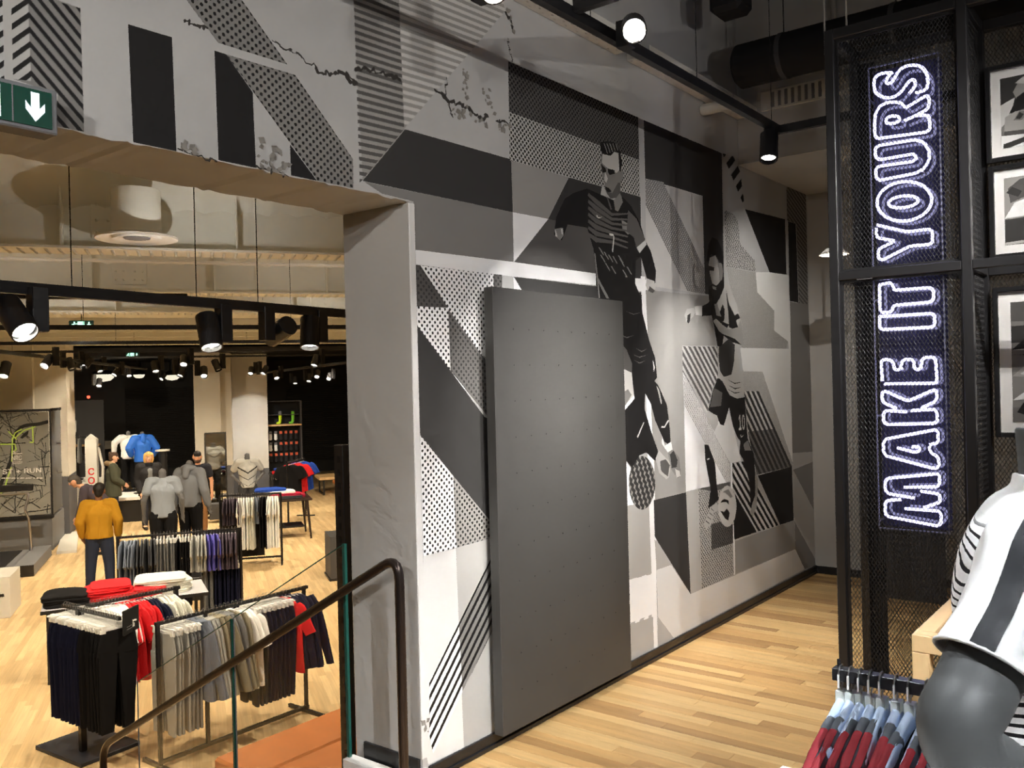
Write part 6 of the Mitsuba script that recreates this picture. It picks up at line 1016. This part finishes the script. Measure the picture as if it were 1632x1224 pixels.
def torso_cloth(J, s, long_=True, hem=.0, o=.022, cuff=.0, coat=0., g=1.):
    ax = unit(J['waist']-J['pelvis']); q0 = J['pelvis']-ax*(hem+.12)*s; q1 = J['pelvis']-ax*.02*s; low = V(0, 0, 0)
    B = []
    for a, rr in ((0, .118), (-.055, .105), (.055, .105)):
        B.append([(q0+V(a, 0, 0)*s, rr*s*g+o+coat), (q1+V(a, 0, 0)*s, rr*s*g+o+coat*.6), (J['waist']+V(a*.9, 0, 0)*s, rr*.92*s*g+o), (J['chest']+V(a*1.2, 0, 0)*s, (.13 if not a else .115)*s*g+o)])
    B.append([(J['chest'], .13*s), ((J['sr']+J['sl'])/2+V(0, 0, -.005), .075*s+o*.6)])
    tor = Manifold.batch_boolean([Manifold.hull_points(np.vstack([BALL*ra+a, BALL*rb+b])) for ch in B for (a, ra), (b, rb) in zip(ch, ch[1:])], OpType.Add).trim_by_plane(tuple(map(float, ax)), float(ax@(J['pelvis']-ax*(hem+.04)*s)))
    A = []
    for q in 'rl':
        c = [((J['sr']+J['sl'])/2*.45+J['s'+q]*.55, .066*s+o*.7), (J['s'+q], .060*s+o)]
        if long_: c += [(J['e'+q], .046*s+o), (J['w'+q]*.94+J['e'+q]*.06, .032*s+o*.9)]
        else: c += [(J['s'+q]*.45+J['e'+q]*.55, .056*s+o)]
        A.append(c)
    return blob(A, .024*s, 5, [tor])
def leg_cloth(J, s, o=.016, low=.10):
    B = [[(J['pelvis']+V(0, 0, .03), .112*s+o), (J['pelvis']+V(0, 0, -.04), .115*s+o)]]
    for q in 'rl': B.append([(J['pelvis']*.4+J['h'+q]*.6, .105*s+o), (J['h'+q]+V(0, 0, -.05), .098*s+o), (J['k'+q], .066*s+o), (J['a'+q]+V(0, 0, low-.09+.03), .048*s+o)])
    return blob(B, .026*s, 6)
SKT = mat('skin', (214, 160, 128), .5); SKT2 = mat('skin_pale', (224, 176, 146), .5); SKD = mat('skin_brown', (128, 86, 62), .5)
HAIRB = mat('hair_black', (26, 22, 20), .6); HAIRN = mat('hair_brown', (72, 52, 40), .6); HAIRG = mat('hair_grey', (72, 66, 60), .6); HAIRY = mat('hair_blond', (206, 160, 100), .55)
JEANS = mat('jeans', (34, 42, 62), .8); DENIM = mat('dark_denim', (34, 38, 50), .8); MUST = bumped('mustard', (176, 128, 30), lambda p, n, uv: F_(p.x*30, p.y*30, p.z*22), .01, .85); PARKA = mat('parka', (70, 72, 58), .85); FUR = bumped('fur', tone((150, 128, 98), .3, 40.), lambda p, n, uv: N_(p.x*90, p.y*90, p.z*90), .02, .9)
KHAKI = mat('khaki', (138, 98, 62), .85); COAT = mat('coat', (24, 23, 26), .8); NAVYT = mat('navy_tee', (34, 36, 46), .85); SHOE = mat('shoe_black', (26, 24, 24), .5); LIPS = mat('lips', (150, 84, 76), .5); EYE_D = mat('eye_dark', (30, 24, 20), .3); PLUM = mat('plum_shirt', (62, 54, 62), .85)
def add_face(k, J, s, face, T, hairm, beard=None):
    h, f = J['head'], unit(face); up = unit(h-J['neck']+V(0, 0, .08)); r = np.cross(f, up); sp = lambda c, rad: hull(BALL*rad*s+c)
    for a in (-1, 1):
        part(k, 'eye', sp(h+up*.012*s+r*a*.032*s+f*.077*s, .012), WHITE, True, T=T); part(k, 'pupil', sp(h+up*.012*s+r*a*.032*s+f*.084*s, .0075), EYE_D, True, T=T)
        part(k, 'eyebrow', bar(h+up*.034*s+r*a*.018*s+f*.083*s, h+up*.034*s+r*a*.05*s+f*.075*s, .010*s, .012*s), hairm, T=T)
    part(k, 'mouth', bar(h-up*.058*s-r*.024*s+f*.079*s, h-up*.058*s+r*.024*s+f*.079*s, .012*s, .014*s), LIPS, T=T)
    if beard: part(k, 'beard', blob([[(h-up*.07*s+f*.045*s, .045*s), (h-up*.09*s+f*.058*s, .036*s)], [(h-up*.05*s+r*.06*s+f*.01*s, .026*s), (h-up*.09*s+r*.03*s+f*.045*s, .034*s)], [(h-up*.05*s-r*.06*s+f*.01*s, .026*s), (h-up*.09*s-r*.03*s+f*.045*s, .034*s)]], .015, 3), beard, True, T=T)
def add_hair(k, J, s, face, T, m, kind='short'):
    h, f = J['head'], unit(face); up = unit(h-J['neck']+V(0, 0, .08)); r = np.cross(f, up)
    B = [[(h+up*.045*s-f*.03*s, .086*s), (h+up*.055*s+f*.015*s, .078*s)], [(h+up*.03*s-f*.04*s, .082*s), (h-up*.04*s-f*.05*s, .06*s)]]
    if kind == 'bun': B += [[(h+up*.09*s-f*.08*s, .045*s), (h+up*.10*s-f*.09*s, .042*s)]]
    if kind == 'bob':
        for a in (-1, 1): B += [[(h+up*.05*s+r*a*.045*s-f*.0*s, .062*s), (h-up*.03*s+r*a*.075*s-f*.01*s, .04*s), (h-up*.105*s+r*a*.068*s-f*.01*s, .036*s)]]
        B += [[(h+up*.03*s-f*.05*s, .08*s), (h-up*.09*s-f*.05*s, .065*s)]]
    part(k, 'hair', blob(B, .018, 4), m, True, T=T)
def person(label, T, ch, s, face, skinm, top, topm, botm, hairm, hkind='short', grp=None, beard=None, g=1., shoes=True):
    k = thing('person', label, 'person', grp); J = joints(ch, s)
    part(k, 'body', skin_body(J, s, face, True, g=g), skinm, True, T=T); add_hair(k, J, s, V(*face), T, hairm, hkind); add_face(k, J, s, V(*face), T, hairm, beard)
    part(k, 'top', torso_cloth(J, s, g=g, **top), topm, True, T=T); part(k, 'trousers', leg_cloth(J, s), botm, True, T=T)
    for q in 'rl':
        a = J['a'+q]; part(k, 'shoe', blob([[(a+V(0, -.03, -.03), .05*s), (a+V(0, .04, -.042), .045*s), (a+V(0, .15, -.052), .036*s)]], .02, 3), SHOE, True, T=T)
    return k, J
def FT(u, w, rot, z=FL): return UWT(u, w, z, rot)
person('person in a mustard sweater and dark jeans seen from behind', FT(-1.40, 14.86, .08), dict(er=(.27, -.02, 1.15), wr=(.27, .08, .90), el=(-.27, -.02, 1.15), wl=(-.24, .10, .92), kr=(.13, .02, .5), ar=(.14, -.02, .09), kl=(-.13, .02, .5), al=(-.15, .02, .09), head=(.01, .02, 1.62)), .985, (0.1, 1., 0), SKD, dict(hem=.03, o=.03), MUST, JEANS, HAIRB, g=1.12)
person('person with grey hair bending forward in a dark shirt behind the mustard sweater', FT(-1.66, 18.6, PI/2), dict(waist=(0, .06, 1.06), chest=(0, .22, 1.19), neck=(0, .38, 1.32), head=(0, .50, 1.42), sr=(.18, .32, 1.27), sl=(-.18, .32, 1.27), er=(.2, .36, .99), wr=(.19, .42, .75), el=(-.2, .36, .99), wl=(-.19, .44, .76)), 1., (0, 1., -.25), SKT, dict(hem=0., o=.024), PLUM, DENIM, HAIRG)
k, J = person('person in an olive parka with a fur trimmed hood and hair in a bun', FT(-1.80, 22.5, -PI/2+.15), dict(er=(.22, .02, 1.13), wr=(.16, .20, 1.0), el=(-.22, -.0, 1.13), wl=(-.19, .12, .92)), .97, (0, 1., -.05), SKT2, dict(hem=.22, o=.045, coat=.03), PARKA, JEANS, HAIRN, 'bun')
part(k, 'fur_hood', blob([[(J['neck']+V(a*.13, -.05+.02*abs(a), -.0), .05), (J['neck']+V(0, -.13, .02), .06)] for a in (-1, 1)]+[[(J['neck']+V(a*.13, -.05, 0), .045), (J['neck']+V(a*.1, .07, -.05), .035)] for a in (-1, 1)], .02, 3), FUR, True, T=FT(-1.80, 22.5, -PI/2+.15))
Tb = FT(-.98, 21.4, PI+.25)
k, J = person('person with a blond bob in a black coat and grey scarf, facing the front', Tb, dict(wr=(.2, .12, .86), wl=(-.2, .12, .86)), 1.0, (.12, 1., -.05), SKT2, dict(hem=.16, o=.045, coat=.03), COAT, DENIM, HAIRY, 'bob')
part(k, 'grey_front', blob([[(J['chest']+V(0, .125, .06), .062), (J['waist']+V(0, .125, 0), .06), (J['pelvis']+V(0, .145, -.02), .06)]], .02, 3), CLOTH['midgrey'], True, T=Tb); part(k, 'scarf', blob([[(J['neck']+V(-.05, .04, -.03), .055), (J['neck']+V(.05, .04, -.03), .055)], [(J['neck']+V(0, -.04, -.02), .06), (J['neck']+V(0, .05, -.05), .055)]], .02, 3), CLOTH['black'], True, T=Tb)
Tn = FT(.06, 20.0, PI-.12)
k, J = person('bearded person in a navy t-shirt and tan trousers near the mirror', Tn, dict(er=(.26, -.02, 1.15), wr=(.24, .10, .93), el=(-.26, -.04, 1.13), wl=(-.27, .03, .87)), 1.03, (-.18, 1., -.08), SKT, dict(hem=.02, o=.024, long_=False), NAVYT, KHAKI, HAIRB, beard=HAIRN)
part(k, 'shirt_pocket', box(-.12, -.05, .158, .166, 1.22, 1.3), CLOTH['pale'], T=Tn)
# ---------------------------------------------------------------- mannequins of the lower store
MQ = mat('mannequin_dark', (96, 96, 98), .35)
def dummy(label, u, w, rot, ch, s, top, topm, botm=None, basez=.0, hood=None, group=None):
    T = UWT(u, w, FL+basez, rot); k = thing('mannequin', label, 'mannequin', group); J = joints(ch, s)
    part(k, 'body', skin_body(J, s, V(0, 1., 0), False), MQ, True, T=T); part(k, 'top', torso_cloth(J, s, **top), topm, True, T=T)
    if botm: part(k, 'trousers', leg_cloth(J, s), botm, True, T=T)
    if hood: part(k, 'hood', blob([[(J['neck']+V(-.09, -.03, .0), .045), (J['neck']+V(0, -.10, .02), .055), (J['neck']+V(.09, -.03, 0), .045)], [(J['neck']+V(-.09, -.03, 0), .04), (J['neck']+V(-.04, .07, -.06), .035)], [(J['neck']+V(.09, -.03, 0), .04), (J['neck']+V(.04, .07, -.06), .035)], [(J['neck']+V(0, -.10, .0), .06), (J['neck']+V(0, -.13, -.12), .05)]], .02, 3), hood, True, T=T)
    part(k, 'base', lathe([(.001, 0), (.22, 0), (.22, .02), (.001, .02)], 24), STEEL, T=T); return k
GREYT = mat('grey_tee', (128, 134, 142), .85, spec=.2); GREYH = mat('grey_hoodie', (116, 119, 125), .85, spec=.2); BLUEJ = mat('blue_jacket', (44, 110, 214), .6); WHITEJ = mat('white_jacket', (236, 236, 236), .6)
ARMS = dict(sr=(.175, 0, 1.41), sl=(-.175, 0, 1.41), er=(.265, -.04, 1.14), wr=(.27, .05, .90), el=(-.265, -.04, 1.14), wl=(-.27, .05, .90))
solo('platform', 'low dark platform under the two grey mannequins', 'platform', ubox(-.85, .45, 13.8, 15.4, FL, FL+.34, .01), BLACK)
dummy('headless mannequin in a grey blue t-shirt seen from behind', -.46, 14.2, .0, ARMS, 1.0, dict(hem=.05, o=.016, long_=False), GREYT, CLOTH['black'], .34)
dummy('headless mannequin in a grey hooded sweatshirt beside the grey t-shirt mannequin', -.08, 14.9, -.5, ARMS, 1.02, dict(hem=.04, o=.026), GREYH, CLOTH['black'], .36, GREYH)
def chevron(p, n, uv):
    a = p.x*UD[0]+p.y*UD[1]-1.05; z = p.z+.17+dr.abs(a)*-.62; t = C3(*lin((168, 168, 164)))
    for zz, hw in ((0., .016), (-.15, .008), (-.28, .004)): t = mikit.mix(t, lin((54, 53, 52)), dr.select((dr.abs(z-zz+.0) < hw) & (dr.abs(a) < .2), 1., 0.))
    return t
CHEV = mat('chevron_tee', mikit.proc(chevron), .7)
dummy('headless mannequin in a pale grey t-shirt with chevron lines, hands on hips', 1.05, 19.5, PI, dict(er=(.33, -.10, 1.16), wr=(.17, .03, 1.0), el=(-.33, -.10, 1.16), wl=(-.17, .03, 1.0)), 1.0, dict(hem=.05, o=.024, long_=False), CHEV, CLOTH['charcoal'], .14)
solo('platform', 'low dark platform under the chevron mannequin', 'platform', ubox(.8, 1.35, 19.2, 19.85, FL, FL+.14, .005), BLACK)
dummy('headless mannequin in a bright blue hooded jacket on the white platform', -1.20, 23.5, .2, dict(er=(.33, -.05, 1.18), wr=(.28, .12, .98), el=(-.33, -.05, 1.18), wl=(-.26, .14, 1.0)), .95, dict(hem=.10, o=.05), BLUEJ, CLOTH['black'], .60, BLUEJ)
dummy('headless mannequin in a white jacket behind the blue jacket, arm held out', -1.56, 24.2, .1, dict(sl=(-.19, 0, 1.42), el=(-.34, .0, 1.30), wl=(-.36, .05, 1.03)), .95, dict(hem=.06, o=.035), WHITEJ, CLOTH['black'], .60)
